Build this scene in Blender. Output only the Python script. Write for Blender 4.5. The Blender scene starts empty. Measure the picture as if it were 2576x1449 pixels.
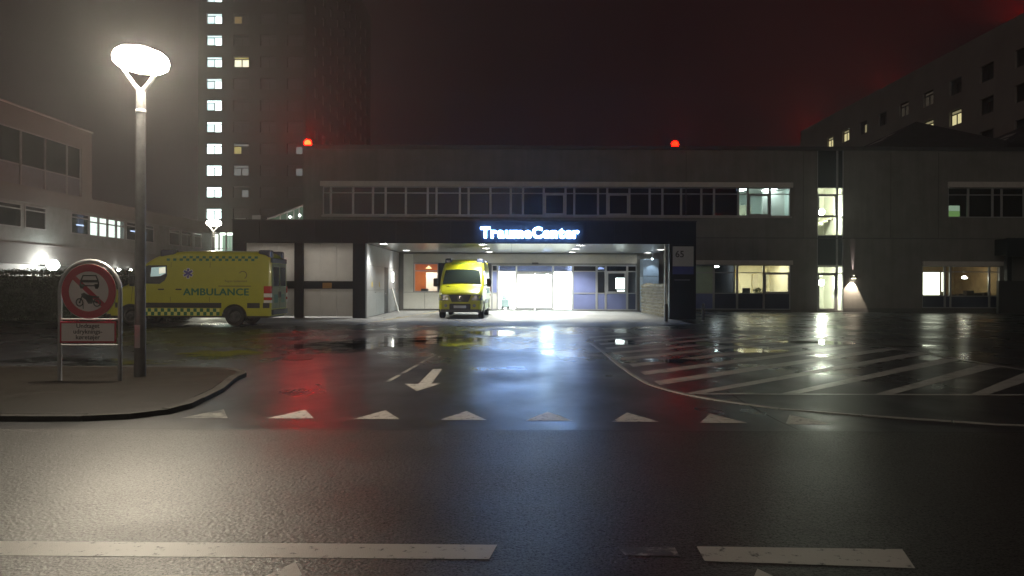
import bpy, bmesh, math, random
from mathutils import Vector, Matrix
random.seed(7)
R = math.radians
scene = bpy.context.scene
col = scene.collection

# ---------------------------------------------------------------- camera
F, CX, HY, EYE, ROLL = 2002.0, 1288.0, 716.0, 1.5, 0.0035     # measured in a 2576 px wide frame
cam_d = bpy.data.cameras.new("camera"); cam = bpy.data.objects.new("camera", cam_d); col.objects.link(cam)
cam_d.sensor_width = 36.0
cam_d.lens = F / 2576 * 36
cam_d.shift_y = -(724.5 - HY) / 2576
cam_d.clip_start = 0.05; cam_d.clip_end = 2000
cam.location = (0, 0, EYE); cam.rotation_euler = (R(90), -ROLL, 0)
scene.camera = cam

# ---------------------------------------------------------------- world (city night under low cloud), faint sky glow as a very soft sun
world = bpy.data.worlds.new("World"); scene.world = world; world.use_nodes = True
bg = world.node_tree.nodes["Background"]
bg.inputs[1].default_value = 0.019
wn = world.node_tree.nodes; wlk = world.node_tree.links         # low cloud lit from below by the town: uneven all round
w_tc = wn.new("ShaderNodeTexCoord"); w_no = wn.new("ShaderNodeTexNoise"); w_no.inputs["Scale"].default_value = 2.6; w_no.inputs["Detail"].default_value = 6; w_no.inputs["Roughness"].default_value = 0.6
w_mx = wn.new("ShaderNodeMix"); w_mx.data_type = 'RGBA'; w_mx.inputs[6].default_value = (0.36, 0.16, 0.19, 1); w_mx.inputs[7].default_value = (0.78, 0.36, 0.37, 1)
w_mr = wn.new("ShaderNodeMapRange"); w_mr.inputs[1].default_value = 0.3; w_mr.inputs[2].default_value = 0.7
wlk.new(w_tc.outputs["Generated"], w_no.inputs["Vector"]); wlk.new(w_no.outputs["Fac"], w_mr.inputs[0]); wlk.new(w_mr.outputs[0], w_mx.inputs[0]); wlk.new(w_mx.outputs[2], bg.inputs[0])
sun_d = bpy.data.lights.new("night_sky_glow", 'SUN'); sun_d.energy = 0.27; sun_d.angle = R(70); sun_d.color = (1, 0.86, 0.72)
sun = bpy.data.objects.new("night_sky_glow", sun_d); col.objects.link(sun)
sun.rotation_euler = (R(70), 0, R(-32))

scene.view_settings.view_transform = 'Standard'; scene.view_settings.look = 'None'
scene.view_settings.exposure = -0.3; scene.view_settings.gamma = 1.0
scene.view_settings.use_curve_mapping = False
cy = scene.cycles
cy.use_denoising = True
cy.max_bounces = 6; cy.diffuse_bounces = 3; cy.glossy_bounces = 3; cy.transmission_bounces = 4
cy.transparent_max_bounces = 12; cy.volume_bounces = 0
cy.sample_clamp_direct = 0; cy.sample_clamp_indirect = 6
cy.caustics_reflective = False; cy.caustics_refractive = False

# ---------------------------------------------------------------- frame measurements -> places
def U(vx, vy, Y):
    dx = vx - CX; dy = (vy - HY) - ROLL * dx
    return dx / F * Y, EYE - dy / F * Y
def UX(vx, Y): return (vx - CX) / F * Y
def UZ(vy, Y, vx=CX): return U(vx, vy, Y)[1]
def G(vx, vy):
    dx = vx - CX; dy = (vy - HY) - ROLL * dx
    Y = EYE * F / dy
    return dx / F * Y, Y

# ---------------------------------------------------------------- materials
MATS = {}
def nodes_of(name):
    m = bpy.data.materials.new(name); m.use_nodes = True
    nt = m.node_tree; b = nt.nodes["Principled BSDF"]
    return m, nt, b
def mat(name, c, rough=0.6, metal=0.0, var=0.12, scale=3.0, bump=0.0, bscale=40.0, spec=0.5, emit=None, estr=0.0, coat=0.0):
    if name in MATS: return MATS[name]
    m, nt, b = nodes_of(name)
    b.inputs["Roughness"].default_value = rough; b.inputs["Metallic"].default_value = metal
    b.inputs["Specular IOR Level"].default_value = spec
    if coat: b.inputs["Coat Weight"].default_value = coat
    N = nt.nodes; L = nt.links
    tc = N.new("ShaderNodeTexCoord")
    if var > 0:
        no = N.new("ShaderNodeTexNoise"); no.inputs["Scale"].default_value = scale; no.inputs["Detail"].default_value = 6
        no.inputs["Roughness"].default_value = 0.65
        L.new(tc.outputs["Object"], no.inputs["Vector"])
        mx = N.new("ShaderNodeMix"); mx.data_type = 'RGBA'
        mr = N.new("ShaderNodeMapRange"); mr.inputs[1].default_value = 0.3; mr.inputs[2].default_value = 0.7
        L.new(no.outputs["Fac"], mr.inputs[0]); L.new(mr.outputs[0], mx.inputs[0])
        mx.inputs[6].default_value = (c[0]*(1-var), c[1]*(1-var), c[2]*(1-var), 1)
        mx.inputs[7].default_value = (min(1, c[0]*(1+var)), min(1, c[1]*(1+var)), min(1, c[2]*(1+var)), 1)
        L.new(mx.outputs[2], b.inputs["Base Color"])
    else:
        b.inputs["Base Color"].default_value = (*c, 1)
    if bump > 0:
        n2 = N.new("ShaderNodeTexNoise"); n2.inputs["Scale"].default_value = bscale; n2.inputs["Detail"].default_value = 4
        L.new(tc.outputs["Object"], n2.inputs["Vector"])
        bp = N.new("ShaderNodeBump"); bp.inputs["Strength"].default_value = bump; bp.inputs["Distance"].default_value = 0.02
        L.new(n2.outputs["Fac"], bp.inputs["Height"]); L.new(bp.outputs[0], b.inputs["Normal"])
    if emit:
        b.inputs["Emission Color"].default_value = (*emit, 1); b.inputs["Emission Strength"].default_value = estr
    MATS[name] = m; return m
def glow(name, c, s):
    if name in MATS: return MATS[name]
    m = bpy.data.materials.new(name); m.use_nodes = True; nt = m.node_tree; nt.nodes.clear()
    e = nt.nodes.new("ShaderNodeEmission"); e.inputs[0].default_value = (*c, 1); e.inputs[1].default_value = s
    o = nt.nodes.new("ShaderNodeOutputMaterial"); nt.links.new(e.outputs[0], o.inputs[0])
    MATS[name] = m; return m
def glass(name, tint=(0.9, 0.95, 0.95), rough=0.02, ior=1.5, boost=0.0):
    if name in MATS: return MATS[name]
    m = bpy.data.materials.new(name); m.use_nodes = True; nt = m.node_tree; nt.nodes.clear(); N = nt.nodes; L = nt.links
    t = N.new("ShaderNodeBsdfTransparent"); t.inputs[0].default_value = (*tint, 1)
    g = N.new("ShaderNodeBsdfGlossy"); g.inputs["Roughness"].default_value = rough
    f = N.new("ShaderNodeFresnel"); f.inputs[0].default_value = ior
    ad = N.new("ShaderNodeMath"); ad.operation = 'ADD'; ad.use_clamp = True; ad.inputs[1].default_value = boost
    L.new(f.outputs[0], ad.inputs[0])
    ge = N.new("ShaderNodeNewGeometry"); sb = N.new("ShaderNodeMath"); sb.operation = 'SUBTRACT'; sb.inputs[0].default_value = 1.0; L.new(ge.outputs["Backfacing"], sb.inputs[1])
    mu = N.new("ShaderNodeMath"); mu.operation = 'MULTIPLY'; L.new(ad.outputs[0], mu.inputs[0]); L.new(sb.outputs[0], mu.inputs[1])
    x = N.new("ShaderNodeMixShader"); L.new(mu.outputs[0], x.inputs[0]); L.new(t.outputs[0], x.inputs[1]); L.new(g.outputs[0], x.inputs[2])
    o = N.new("ShaderNodeOutputMaterial"); L.new(x.outputs[0], o.inputs[0])
    MATS[name] = m; return m

def asphalt(name, c0, c1, grain, rough_dry, rough_wet, wet0, wet1, wscale, bump, spec0=0.3, spec1=0.7, stretch=(1, 1, 1), worn=0.0):
    m, nt, b = nodes_of(name); N = nt.nodes; L = nt.links
    geo = N.new("ShaderNodeNewGeometry")
    mp = N.new("ShaderNodeMapping"); mp.inputs["Scale"].default_value = stretch; L.new(geo.outputs["Position"], mp.inputs[0])
    big = N.new("ShaderNodeTexNoise"); big.inputs["Scale"].default_value = wscale; big.inputs["Detail"].default_value = 5; big.inputs["Roughness"].default_value = 0.55
    L.new(mp.outputs[0], big.inputs["Vector"])
    wet = N.new("ShaderNodeMapRange"); wet.inputs[1].default_value = wet0; wet.inputs[2].default_value = wet1
    L.new(big.outputs["Fac"], wet.inputs[0])
    gr = N.new("ShaderNodeTexNoise"); gr.inputs["Scale"].default_value = grain; gr.inputs["Detail"].default_value = 5; gr.inputs["Roughness"].default_value = 0.8
    L.new(geo.outputs["Position"], gr.inputs["Vector"])
    vo = N.new("ShaderNodeTexVoronoi"); vo.inputs["Scale"].default_value = grain * 0.55
    L.new(geo.outputs["Position"], vo.inputs["Vector"])
    # colour: aggregate grain and broad patches
    mx = N.new("ShaderNodeMix"); mx.data_type = 'RGBA'; mx.inputs[6].default_value = (*c0, 1); mx.inputs[7].default_value = (*c1, 1)
    g2 = N.new("ShaderNodeMapRange"); g2.inputs[1].default_value = 0.35; g2.inputs[2].default_value = 0.7
    L.new(gr.outputs["Fac"], g2.inputs[0]); L.new(g2.outputs[0], mx.inputs[0])
    L.new(mx.outputs[2], b.inputs["Base Color"])
    g3 = N.new("ShaderNodeMapRange"); g3.inputs[1].default_value = 0.36; g3.inputs[2].default_value = 0.66; g3.inputs[3].default_value = spec0; g3.inputs[4].default_value = spec1
    L.new(gr.outputs["Fac"], g3.inputs[0]); L.new(g3.outputs[0], b.inputs["Specular IOR Level"])
    # roughness: dry rough -> wet smooth, with aggregate sparkle
    rr = N.new("ShaderNodeMapRange"); rr.inputs[3].default_value = rough_dry; rr.inputs[4].default_value = rough_wet
    L.new(wet.outputs[0], rr.inputs[0])
    if worn:                                   # traffic-worn, open texture close to the junction
        sp = N.new("ShaderNodeSeparateXYZ"); L.new(geo.outputs["Position"], sp.inputs[0])
        wr = N.new("ShaderNodeMapRange"); wr.inputs[1].default_value = 8.0; wr.inputs[2].default_value = 19.0; wr.inputs[3].default_value = worn; wr.inputs[4].default_value = 0.0; wr.interpolation_type = 'SMOOTHSTEP'
        L.new(sp.outputs["Y"], wr.inputs[0])
        wa = N.new("ShaderNodeMath"); wa.operation = 'ADD'; L.new(rr.outputs[0], wa.inputs[0]); L.new(wr.outputs[0], wa.inputs[1]); L.new(wa.outputs[0], b.inputs["Roughness"])
    else:
        L.new(rr.outputs[0], b.inputs["Roughness"])
    b.inputs["IOR"].default_value = 1.45
    # bump, fading out in the standing water
    inv = N.new("ShaderNodeMath"); inv.operation = 'SUBTRACT'; inv.inputs[0].default_value = 1.0; L.new(wet.outputs[0], inv.inputs[1])
    ml = N.new("ShaderNodeMath"); ml.operation = 'MULTIPLY'; ml.inputs[1].default_value = bump; L.new(inv.outputs[0], ml.inputs[0])
    sm = N.new("ShaderNodeMath"); sm.operation = 'ADD'; L.new(gr.outputs["Fac"], sm.inputs[0]); L.new(vo.outputs["Distance"], sm.inputs[1])
    bp = N.new("ShaderNodeBump"); bp.inputs["Distance"].default_value = 0.012
    L.new(ml.outputs[0], bp.inputs["Strength"]); L.new(sm.outputs[0], bp.inputs["Height"]); L.new(bp.outputs[0], b.inputs["Normal"])
    return m
def paint(name, c, worn0=0.36, worn1=0.46, scale=9.0, rough=0.34, under=(0.03, 0.03, 0.032)):
    m, nt, b = nodes_of(name); N = nt.nodes; L = nt.links
    geo = N.new("ShaderNodeNewGeometry")
    no = N.new("ShaderNodeTexNoise"); no.inputs["Scale"].default_value = scale; no.inputs["Detail"].default_value = 8; no.inputs["Roughness"].default_value = 0.75
    L.new(geo.outputs["Position"], no.inputs["Vector"])
    mr = N.new("ShaderNodeMapRange"); mr.inputs[1].default_value = worn0; mr.inputs[2].default_value = worn1; L.new(no.outputs["Fac"], mr.inputs[0])
    mx = N.new("ShaderNodeMix"); mx.data_type = 'RGBA'; mx.inputs[6].default_value = (*under, 1); mx.inputs[7].default_value = (*c, 1)
    L.new(mr.outputs[0], mx.inputs[0]); L.new(mx.outputs[2], b.inputs["Base Color"])
    b.inputs["Roughness"].default_value = rough
    n2 = N.new("ShaderNodeTexNoise"); n2.inputs["Scale"].default_value = 180; L.new(geo.outputs["Position"], n2.inputs["Vector"])
    bp = N.new("ShaderNodeBump"); bp.inputs["Strength"].default_value = 0.35; bp.inputs["Distance"].default_value = 0.005
    L.new(n2.outputs["Fac"], bp.inputs["Height"]); L.new(bp.outputs[0], b.inputs["Normal"])
    return m

# ---------------------------------------------------------------- mesh helpers
OFF = {}
def root_off(o):
    while o is not None:
        if o.name in OFF: return OFF[o.name]
        o = o.parent
    return (0, 0, 0)
class MB:
    def __init__(s): s.v = []; s.f = []
    def add(s, vs, fs):
        n = len(s.v); s.v += [tuple(p) for p in vs]; s.f += [tuple(i + n for i in q) for q in fs]; return s
    def box(s, x0, x1, y0, y1, z0, z1):
        if x0 > x1: x0, x1 = x1, x0
        if y0 > y1: y0, y1 = y1, y0
        if z0 > z1: z0, z1 = z1, z0
        return s.add([(x0,y0,z0),(x1,y0,z0),(x1,y1,z0),(x0,y1,z0),(x0,y0,z1),(x1,y0,z1),(x1,y1,z1),(x0,y1,z1)],
              [(0,3,2,1),(4,5,6,7),(0,1,5,4),(1,2,6,5),(2,3,7,6),(3,0,4,7)])
    def prism(s, poly, fn0, fn1):
        n = len(poly); vs = [fn0(p) for p in poly] + [fn1(p) for p in poly]
        fs = [tuple(range(n - 1, -1, -1)), tuple(range(n, 2*n))]
        fs += [(i, (i+1) % n, n + (i+1) % n, n + i) for i in range(n)]
        return s.add(vs, fs)
    def slab(s, poly, z0, z1):
        return s.prism(poly, lambda p: (p[0], p[1], z0), lambda p: (p[0], p[1], z1))
    def tube(s, pts, rad, n=10, cap=True, closed=False):
        pts = [Vector(p) for p in pts]; m = len(pts)
        rads = rad if isinstance(rad, (list, tuple)) else [rad] * m
        rings = []; prev = None
        for i, p in enumerate(pts):
            if closed: t = pts[(i+1) % m] - pts[i-1]
            else: t = pts[min(i+1, m-1)] - pts[max(i-1, 0)]
            t.normalize()
            a = prev if prev is not None else (Vector((0,0,1)) if abs(t.z) < 0.9 else Vector((1,0,0)))
            u = (a - t * a.dot(t)); u.normalize(); w = t.cross(u); prev = u
            rings.append([p + (u*math.cos(2*math.pi*k/n) + w*math.sin(2*math.pi*k/n)) * rads[i] for k in range(n)])
        vs = [q for r_ in rings for q in r_]; fs = []
        for i in range(m if closed else m - 1):
            a = i*n; b = ((i+1) % m)*n
            fs += [(a+k, a+(k+1) % n, b+(k+1) % n, b+k) for k in range(n)]
        if cap and not closed: fs += [tuple(range(n-1, -1, -1)), tuple(range((m-1)*n, m*n))]
        return s.add(vs, fs)
    def lathe(s, prof, c=(0,0,0), n=24, axis='z'):
        vs = []; fs = []; m = len(prof)
        for k in range(n):
            a = 2*math.pi*k/n
            for r_, h in prof:
                if axis == 'z': q = (c[0]+r_*math.cos(a), c[1]+r_*math.sin(a), c[2]+h)
                elif axis == 'x': q = (c[0]+h, c[1]+r_*math.cos(a), c[2]+r_*math.sin(a))
                else: q = (c[0]+r_*math.cos(a), c[1]+h, c[2]+r_*math.sin(a))
                vs.append(q)
        for k in range(n):
            k2 = (k+1) % n
            for i in range(m-1): fs.append((k*m+i, k2*m+i, k2*m+i+1, k*m+i+1))
        return s.add(vs, fs)
    def build(s, name, material, parent=None, smooth=False, bevel=0.0, angle=40):
        off = root_off(parent) if parent is not None else (0, 0, 0)
        me = bpy.data.meshes.new(name)
        me.from_pydata([(p[0]-off[0], p[1]-off[1], p[2]-off[2]) for p in s.v], [], s.f)
        bm = bmesh.new(); bm.from_mesh(me)
        bmesh.ops.recalc_face_normals(bm, faces=bm.faces)
        if bevel > 0:
            bmesh.ops.bevel(bm, geom=[e for e in bm.edges if e.is_manifold and e.calc_face_angle(0) > 0.6], offset=bevel, segments=2, affect='EDGES', profile=0.6)
        bm.to_mesh(me); bm.free()
        if smooth:
            me.polygons.foreach_set("use_smooth", [True]*len(me.polygons))
            me.set_sharp_from_angle(angle=R(angle))
        if material is not None: me.materials.append(material)
        o = bpy.data.objects.new(name, me); col.objects.link(o)
        if parent is not None: o.parent = parent
        return o
def tag(o, label=None, cat=None, group=None, kind=None):
    if label: o["label"] = label
    if cat: o["category"] = cat
    if group: o["group"] = group
    if kind: o["kind"] = kind
    return o
def thing(name, loc, label, cat, group=None, rotz=0.0):
    o = bpy.data.objects.new(name, None); col.objects.link(o); o.location = loc; o.rotation_euler = (0, 0, rotz)
    o.empty_display_size = 0.3
    tag(o, label, cat, group); OFF[o.name] = tuple(loc) if rotz == 0 else (0, 0, 0)
    return o
def local_thing(name, loc, label, cat, group=None, rotz=0.0):
    o = thing(name, loc, label, cat, group, rotz); OFF[o.name] = (0, 0, 0); return o
def copy_tree(o, parent=None):
    c = o.copy(); col.objects.link(c); c.parent = parent
    for ch in list(o.children): copy_tree(ch, c)
    return c
def lamp(kind, name, loc, power, color, parent=None, size=0.1, rot=None, spot=None, blend=0.3, sy=None):
    d = bpy.data.lights.new(name, kind); d.energy = power; d.color = color
    if kind == 'AREA':
        d.size = size
        if sy: d.shape = 'RECTANGLE'; d.size_y = sy
        else: d.shape = 'DISK'
    else: d.shadow_soft_size = size
    if kind == 'SPOT': d.spot_size = R(spot); d.spot_blend = blend
    o = bpy.data.objects.new(name, d); col.objects.link(o)
    off = root_off(parent) if parent else (0, 0, 0)
    o.location = (loc[0]-off[0], loc[1]-off[1], loc[2]-off[2])
    if rot: o.rotation_euler = rot
    if parent: o.parent = parent
    return o
def text_mesh(body, size, depth=0.004, bold=0.0, spacing=1.0):
    cu = bpy.data.curves.new("t", 'FONT'); cu.body = body; cu.size = size; cu.extrude = depth / 2; cu.offset = bold; cu.space_character = spacing
    cu.resolution_u = 3; cu.align_x = 'CENTER'
    o = bpy.data.objects.new("t", cu); col.objects.link(o)
    dg = bpy.context.evaluated_depsgraph_get(); dg.update()
    me = bpy.data.meshes.new_from_object(o.evaluated_get(dg))
    vs = [tuple(v.co) for v in me.vertices]; fs = [tuple(p.vertices) for p in me.polygons]
    bpy.data.objects.remove(o); bpy.data.curves.remove(cu); bpy.data.meshes.remove(me)
    return vs, fs
def grid_wall(mb, u0, u1, z0, z1, openings, mp, d0, d1):
    us = sorted({u0, u1, *[min(max(a, u0), u1) for o in openings for a in o[:2]]})
    zs = sorted({z0, z1, *[min(max(a, z0), z1) for o in openings for a in o[2:]]})
    nu, nz = len(us)-1, len(zs)-1
    def solid(i, j):
        if i < 0 or j < 0 or i >= nu or j >= nz: return False
        cu, cz = (us[i]+us[i+1])/2, (zs[j]+zs[j+1])/2
        return not any(o[0] < cu < o[1] and o[2] < cz < o[3] for o in openings)
    for i in range(nu):
        for j in range(nz):
            if not solid(i, j): continue
            a, b, c, d = us[i], us[i+1], zs[j], zs[j+1]
            for dd in (d0, d1): mb.add([mp(a, dd, c), mp(b, dd, c), mp(b, dd, d), mp(a, dd, d)], [(0, 1, 2, 3)])
            if not solid(i-1, j): mb.add([mp(a, d0, c), mp(a, d1, c), mp(a, d1, d), mp(a, d0, d)], [(0, 1, 2, 3)])
            if not solid(i+1, j): mb.add([mp(b, d0, c), mp(b, d1, c), mp(b, d1, d), mp(b, d0, d)], [(0, 1, 2, 3)])
            if not solid(i, j-1): mb.add([mp(a, d0, c), mp(b, d0, c), mp(b, d1, c), mp(a, d1, c)], [(0, 1, 2, 3)])
            if not solid(i, j+1): mb.add([mp(a, d0, d), mp(b, d0, d), mp(b, d1, d), mp(a, d1, d)], [(0, 1, 2, 3)])
def mbox(mb, mp, u0, u1, d0, d1, z0, z1):
    vs = [mp(u, d, z) for z in (z0, z1) for u, d in ((u0, d0), (u1, d0), (u1, d1), (u0, d1))]
    mb.add(vs, [(0,3,2,1),(4,5,6,7),(0,1,5,4),(1,2,6,5),(2,3,7,6),(3,0,4,7)])
def bay(parent, mp, u0, u1, z0, z1, rails, panes, frame, fw=0.06, depth=0.09, sash=(), name="window"):
    """one window unit: frame ring + rails, one pane per light. depth d counts outwards from the wall plane"""
    w = MB(); d0, d1 = -0.12, -0.12 + depth
    mbox(w, mp, u0, u0+fw, d0, d1, z0, z1); mbox(w, mp, u1-fw, u1, d0, d1, z0, z1)
    mbox(w, mp, u0+fw, u1-fw, d0, d1, z0, z0+fw); mbox(w, mp, u0+fw, u1-fw, d0, d1, z1-fw, z1)
    zs = [z0+fw] + [r for r in rails] + [z1-fw]
    for r_ in rails: mbox(w, mp, u0+fw, u1-fw, d0, d1-0.004, r_-fw/2, r_+fw/2)
    for k in sash:
        a, b = zs[k], zs[k+1]; s = 0.08; e = fw/2 if k > 0 else 0
        e2 = fw/2 if k < len(rails) else 0
        mbox(w, mp, u0+fw, u0+fw+s, d0, d1+0.012, a+e, b-e2); mbox(w, mp, u1-fw-s, u1-fw, d0, d1+0.012, a+e, b-e2)
        mbox(w, mp, u0+fw+s, u1-fw-s, d0, d1+0.012, a+e, a+e+s); mbox(w, mp, u0+fw+s, u1-fw-s, d0, d1+0.012, b-e2-s, b-e2)
    fo = w.build(name, frame, parent)
    for k in range(len(zs)-1):
        if panes[k] is None: continue
        p = MB(); mbox(p, mp, u0+fw-0.005, u1-fw+0.005, -0.085, -0.075, zs[k], zs[k+1]); p.build("pane", panes[k], fo)
    return fo
def room(parent, x0, x1, y0, y1, z0, z1, wall, floor=None, ceil=None, name="room", t=0.06):
    w = MB()
    w.box(x0-t, x0, y0, y1, z0, z1); w.box(x1, x1+t, y0, y1, z0, z1); w.box(x0-t, x1+t, y1, y1+t, z0, z1)
    o = w.build(name, wall, parent)
    MB().box(x0-t, x1+t, y0, y1+t, z0-t, z0).build("room_floor", floor or wall, o)
    MB().box(x0-t, x1+t, y0, y1+t, z1, z1+t).build("room_ceiling", ceil or wall, o)
    return o

# ---------------------------------------------------------------- palette
concrete = mat("facade_concrete", (0.19, 0.186, 0.174), 0.85, var=0.14, scale=0.9, bump=0.25, bscale=60)
def streak(m, amt=0.35):
    nt = m.node_tree; N = nt.nodes; L = nt.links; b = N["Principled BSDF"]; src = b.inputs["Base Color"].links[0].from_socket
    geo = N.new("ShaderNodeNewGeometry"); mp = N.new("ShaderNodeMapping"); mp.inputs["Scale"].default_value = (1.6, 1.6, .10); L.new(geo.outputs["Position"], mp.inputs[0])
    no = N.new("ShaderNodeTexNoise"); no.inputs["Scale"].default_value = 1.4; no.inputs["Detail"].default_value = 8; no.inputs["Roughness"].default_value = .7; L.new(mp.outputs[0], no.inputs["Vector"])
    mr = N.new("ShaderNodeMapRange"); mr.inputs[1].default_value = .35; mr.inputs[2].default_value = .68; mr.inputs[3].default_value = 1.0; mr.inputs[4].default_value = 1-amt; L.new(no.outputs["Fac"], mr.inputs[0])
    mx = N.new("ShaderNodeMix"); mx.data_type = 'RGBA'; mx.blend_type = 'MULTIPLY'; mx.inputs[0].default_value = 1
    L.new(src, mx.inputs[6]); L.new(mr.outputs[0], mx.inputs[7]); L.new(mx.outputs[2], b.inputs["Base Color"])
    return m
streak(concrete, .22)
concrete_dark = mat("plinth", (0.10, 0.10, 0.10), 0.8, bump=0.2)
white_render = mat("white_render", (0.105, 0.105, 0.105), 0.8, var=0.12, scale=0.6, bump=0.15)
cap_white = mat("pale_cap", (0.52, 0.50, 0.47), 0.6, var=0.1)
frame_m = mat("aluminium_frame", (0.38, 0.39, 0.40), 0.42, metal=0.35, var=0.05)
dark_clad = mat("dark_cladding", (0.009, 0.012, 0.018), 0.5, var=0.25, scale=2, bump=0.05, spec=0.22)
soffit_m = mat("soffit_metal", (0.24, 0.25, 0.245), 0.30, metal=0.3, var=0.08)
grey_panel = mat("grey_metal_panel", (0.34, 0.35, 0.36), 0.38, metal=0.3, var=0.1, scale=1.5)
pale_panel = mat("pale_wall_panel", (0.66, 0.65, 0.58), 0.6, var=0.06)
blue_panel = mat("blue_panel", (0.16, 0.19, 0.38), 0.35, var=0.08, scale=2)
blue_dark = mat("dark_blue_panel", (0.035, 0.045, 0.09), 0.35, var=0.1)
win_glass = glass("window_glass")
dark_glass = glass("tinted_glass", (0.14, 0.16, 0.22), 0.03, 1.5, 0.03)
room_white = mat("room_white", (0.80, 0.80, 0.76), 0.8, var=0.03)
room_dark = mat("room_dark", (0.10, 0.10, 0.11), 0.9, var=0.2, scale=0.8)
room_floor = mat("lino_floor", (0.35, 0.34, 0.32), 0.4)
black_m = mat("black_plastic", (0.008, 0.008, 0.009), 0.45, var=0.1)
steel = mat("galvanised_steel", (0.42, 0.43, 0.44), 0.42, metal=0.75, var=0.12, scale=12)
white_paint = paint("road_paint_white", (0.40, 0.385, 0.36), 0.38, 0.47, 12.0, 0.45)
worn_paint = paint("road_paint_worn", (0.34, 0.33, 0.30), 0.42, 0.56, 5.0, 0.28)
edge_paint = paint("road_paint_edge", (0.40, 0.385, 0.36), 0.36, 0.43, 13.0, 0.45)
faint_paint = paint("road_paint_faint", (0.26, 0.25, 0.235), 0.50, 0.60, 8.0, 0.45)
hatch_paint = paint("road_paint_hatch", (0.36, 0.36, 0.34), 0.30, 0.50, 3.5, 0.36)
yellow_paint = paint("road_paint_yellow", (0.55, 0.42, 0.05), 0.4, 0.55, 5.0)

# ---------------------------------------------------------------- ground
A_FORE = asphalt("wet_asphalt", (0.010, 0.011, 0.014), (0.028, 0.029, 0.033), 90, 0.37, 0.17, 0.36, 0.70, 0.55, 0.18, 0.12, 0.6, stretch=(1, 0.6, 1), worn=0.08)
A_ROAD = asphalt("coarse_road_asphalt", (0.002, 0.002, 0.0025), (0.050, 0.047, 0.044), 70, 0.45, 0.36, 0.40, 0.75, 0.35, 0.26, 0.0, 1.0)
A_PAVE = asphalt("damp_pavement", (0.003, 0.0026, 0.0022), (0.018, 0.015, 0.012), 80, 0.6, 0.3, 0.5, 0.75, 0.5, 0.3, 0.02, 0.16)
A_APRON = asphalt("damp_concrete_apron", (0.20, 0.20, 0.19), (0.34, 0.335, 0.32), 45, 0.55, 0.14, 0.52, 0.70, 0.28, 0.2)
KERB = mat("kerb_granite", (0.020, 0.018, 0.016), 0.7, var=0.3, scale=14, bump=0.3, bscale=50, spec=0.12)

ground = MB().add([(-190, -60, 0), (190, -60, 0), (190, 250, 0), (-190, 250, 0)], [(0, 1, 2, 3)]).build("ground", A_FORE); tag(ground, kind="structure")
road = MB().add([(-80, -40, .004), (80, -40, .004), (80, 8.05, .004), (-80, 8.25, .004)], [(0, 1, 2, 3)]).build("road", A_ROAD); tag(road, kind="structure")
apron_poly = [(-12.6, 30.6), (-6.0, 29.2), (-1.5, 28.6), (1.0, 28.4), (4.0, 28.9), (7.0, 30.6), (7.0, 45.4), (-12.6, 45.4)]
apron = MB().add([(x, y, .005) for x, y in apron_poly], [tuple(range(len(apron_poly)))]).build("apron", A_APRON); tag(apron, kind="structure")

def arc(cx, cy_, r, a0, a1, n=8): return [(cx + r*math.cos(R(a0+(a1-a0)*k/n)), cy_ + r*math.sin(R(a0+(a1-a0)*k/n))) for k in range(n+1)]
pv_edge = [(-60, 8.62), (-5.0, 8.62)] + arc(-4.75, 9.55, 0.93, -90, -8, 7)[1:] + [(-3.98, 11.0), (-4.25, 12.3)] + arc(-5.45, 12.6, 1.2, 0, 90, 6)[1:] + [(-60, 13.8)]
inner = []
for i, p in enumerate(pv_edge):
    a = Vector(pv_edge[max(i-1, 0)]); b = Vector(pv_edge[min(i+1, len(pv_edge)-1)]); t = (b-a).normalized(); inner.append((p[0]-t.y*0.14, p[1]+t.x*0.14))
pavement = MB().slab(inner, -0.02, 0.060).build("pavement", A_PAVE); tag(pavement, kind="structure")
def kerb_run(parent, pts, width, z0, z1, seg, material, gap=0.012, name="kerb_stone", side=1):
    acc = []; P = [Vector(p) for p in pts]; cum = [0]
    for i in range(1, len(P)): cum.append(cum[-1] + (P[i]-P[i-1]).length)
    def at(s):
        for i in range(1, len(P)):
            if s <= cum[i] or i == len(P)-1:
                t = (s-cum[i-1])/max(1e-6, cum[i]-cum[i-1]); q = P[i-1].lerp(P[i], t); d = (P[i]-P[i-1]).normalized(); return q, Vector((-d.y, d.x))
    n = max(1, round(cum[-1]/seg)); L_ = cum[-1]/n
    for k in range(n):
        m = MB(); poly_o = []; poly_i = []
        for j in range(3):
            q, nn = at(k*L_ + gap/2 + (L_-gap)*j/2); poly_o.append(q); poly_i.append(q + nn*width*side)
        dz = random.uniform(-.004, .004)
        m.slab([(p.x, p.y) for p in poly_o] + [(p.x, p.y) for p in reversed(poly_i)], z0, z1+dz); m.build(name, material, parent, bevel=0.008)
vis = [(-16, 8.62)] + pv_edge[1:-1] + [(-18, 13.8)]
kerb_run(pavement, vis, 0.135, -0.02, 0.062, 0.95, KERB)
MB().box(-60, -16, 8.62, 8.755, -.02, .062).build("kerb_stone", KERB, pavement)
# flush kerb line curving away round the hatched area
kerb_pts = [G(1491, 864), (2.08, 18.4), (2.06, 16.4), (2.04, 14.4), G(1597, 943), G(1640, 968), G(1720, 991), G(1810, 1007), G(1950, 1027), G(2200, 1047), G(2576, 1072), (8.2, 8.35), (14, 8.3)]
kerb_run(ground, kerb_pts, 0.075, -0.02, 0.012, 0.9, mat("pale_kerb", (0.26, 0.255, 0.24), 0.45, var=0.25, scale=9), side=-1)

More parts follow.
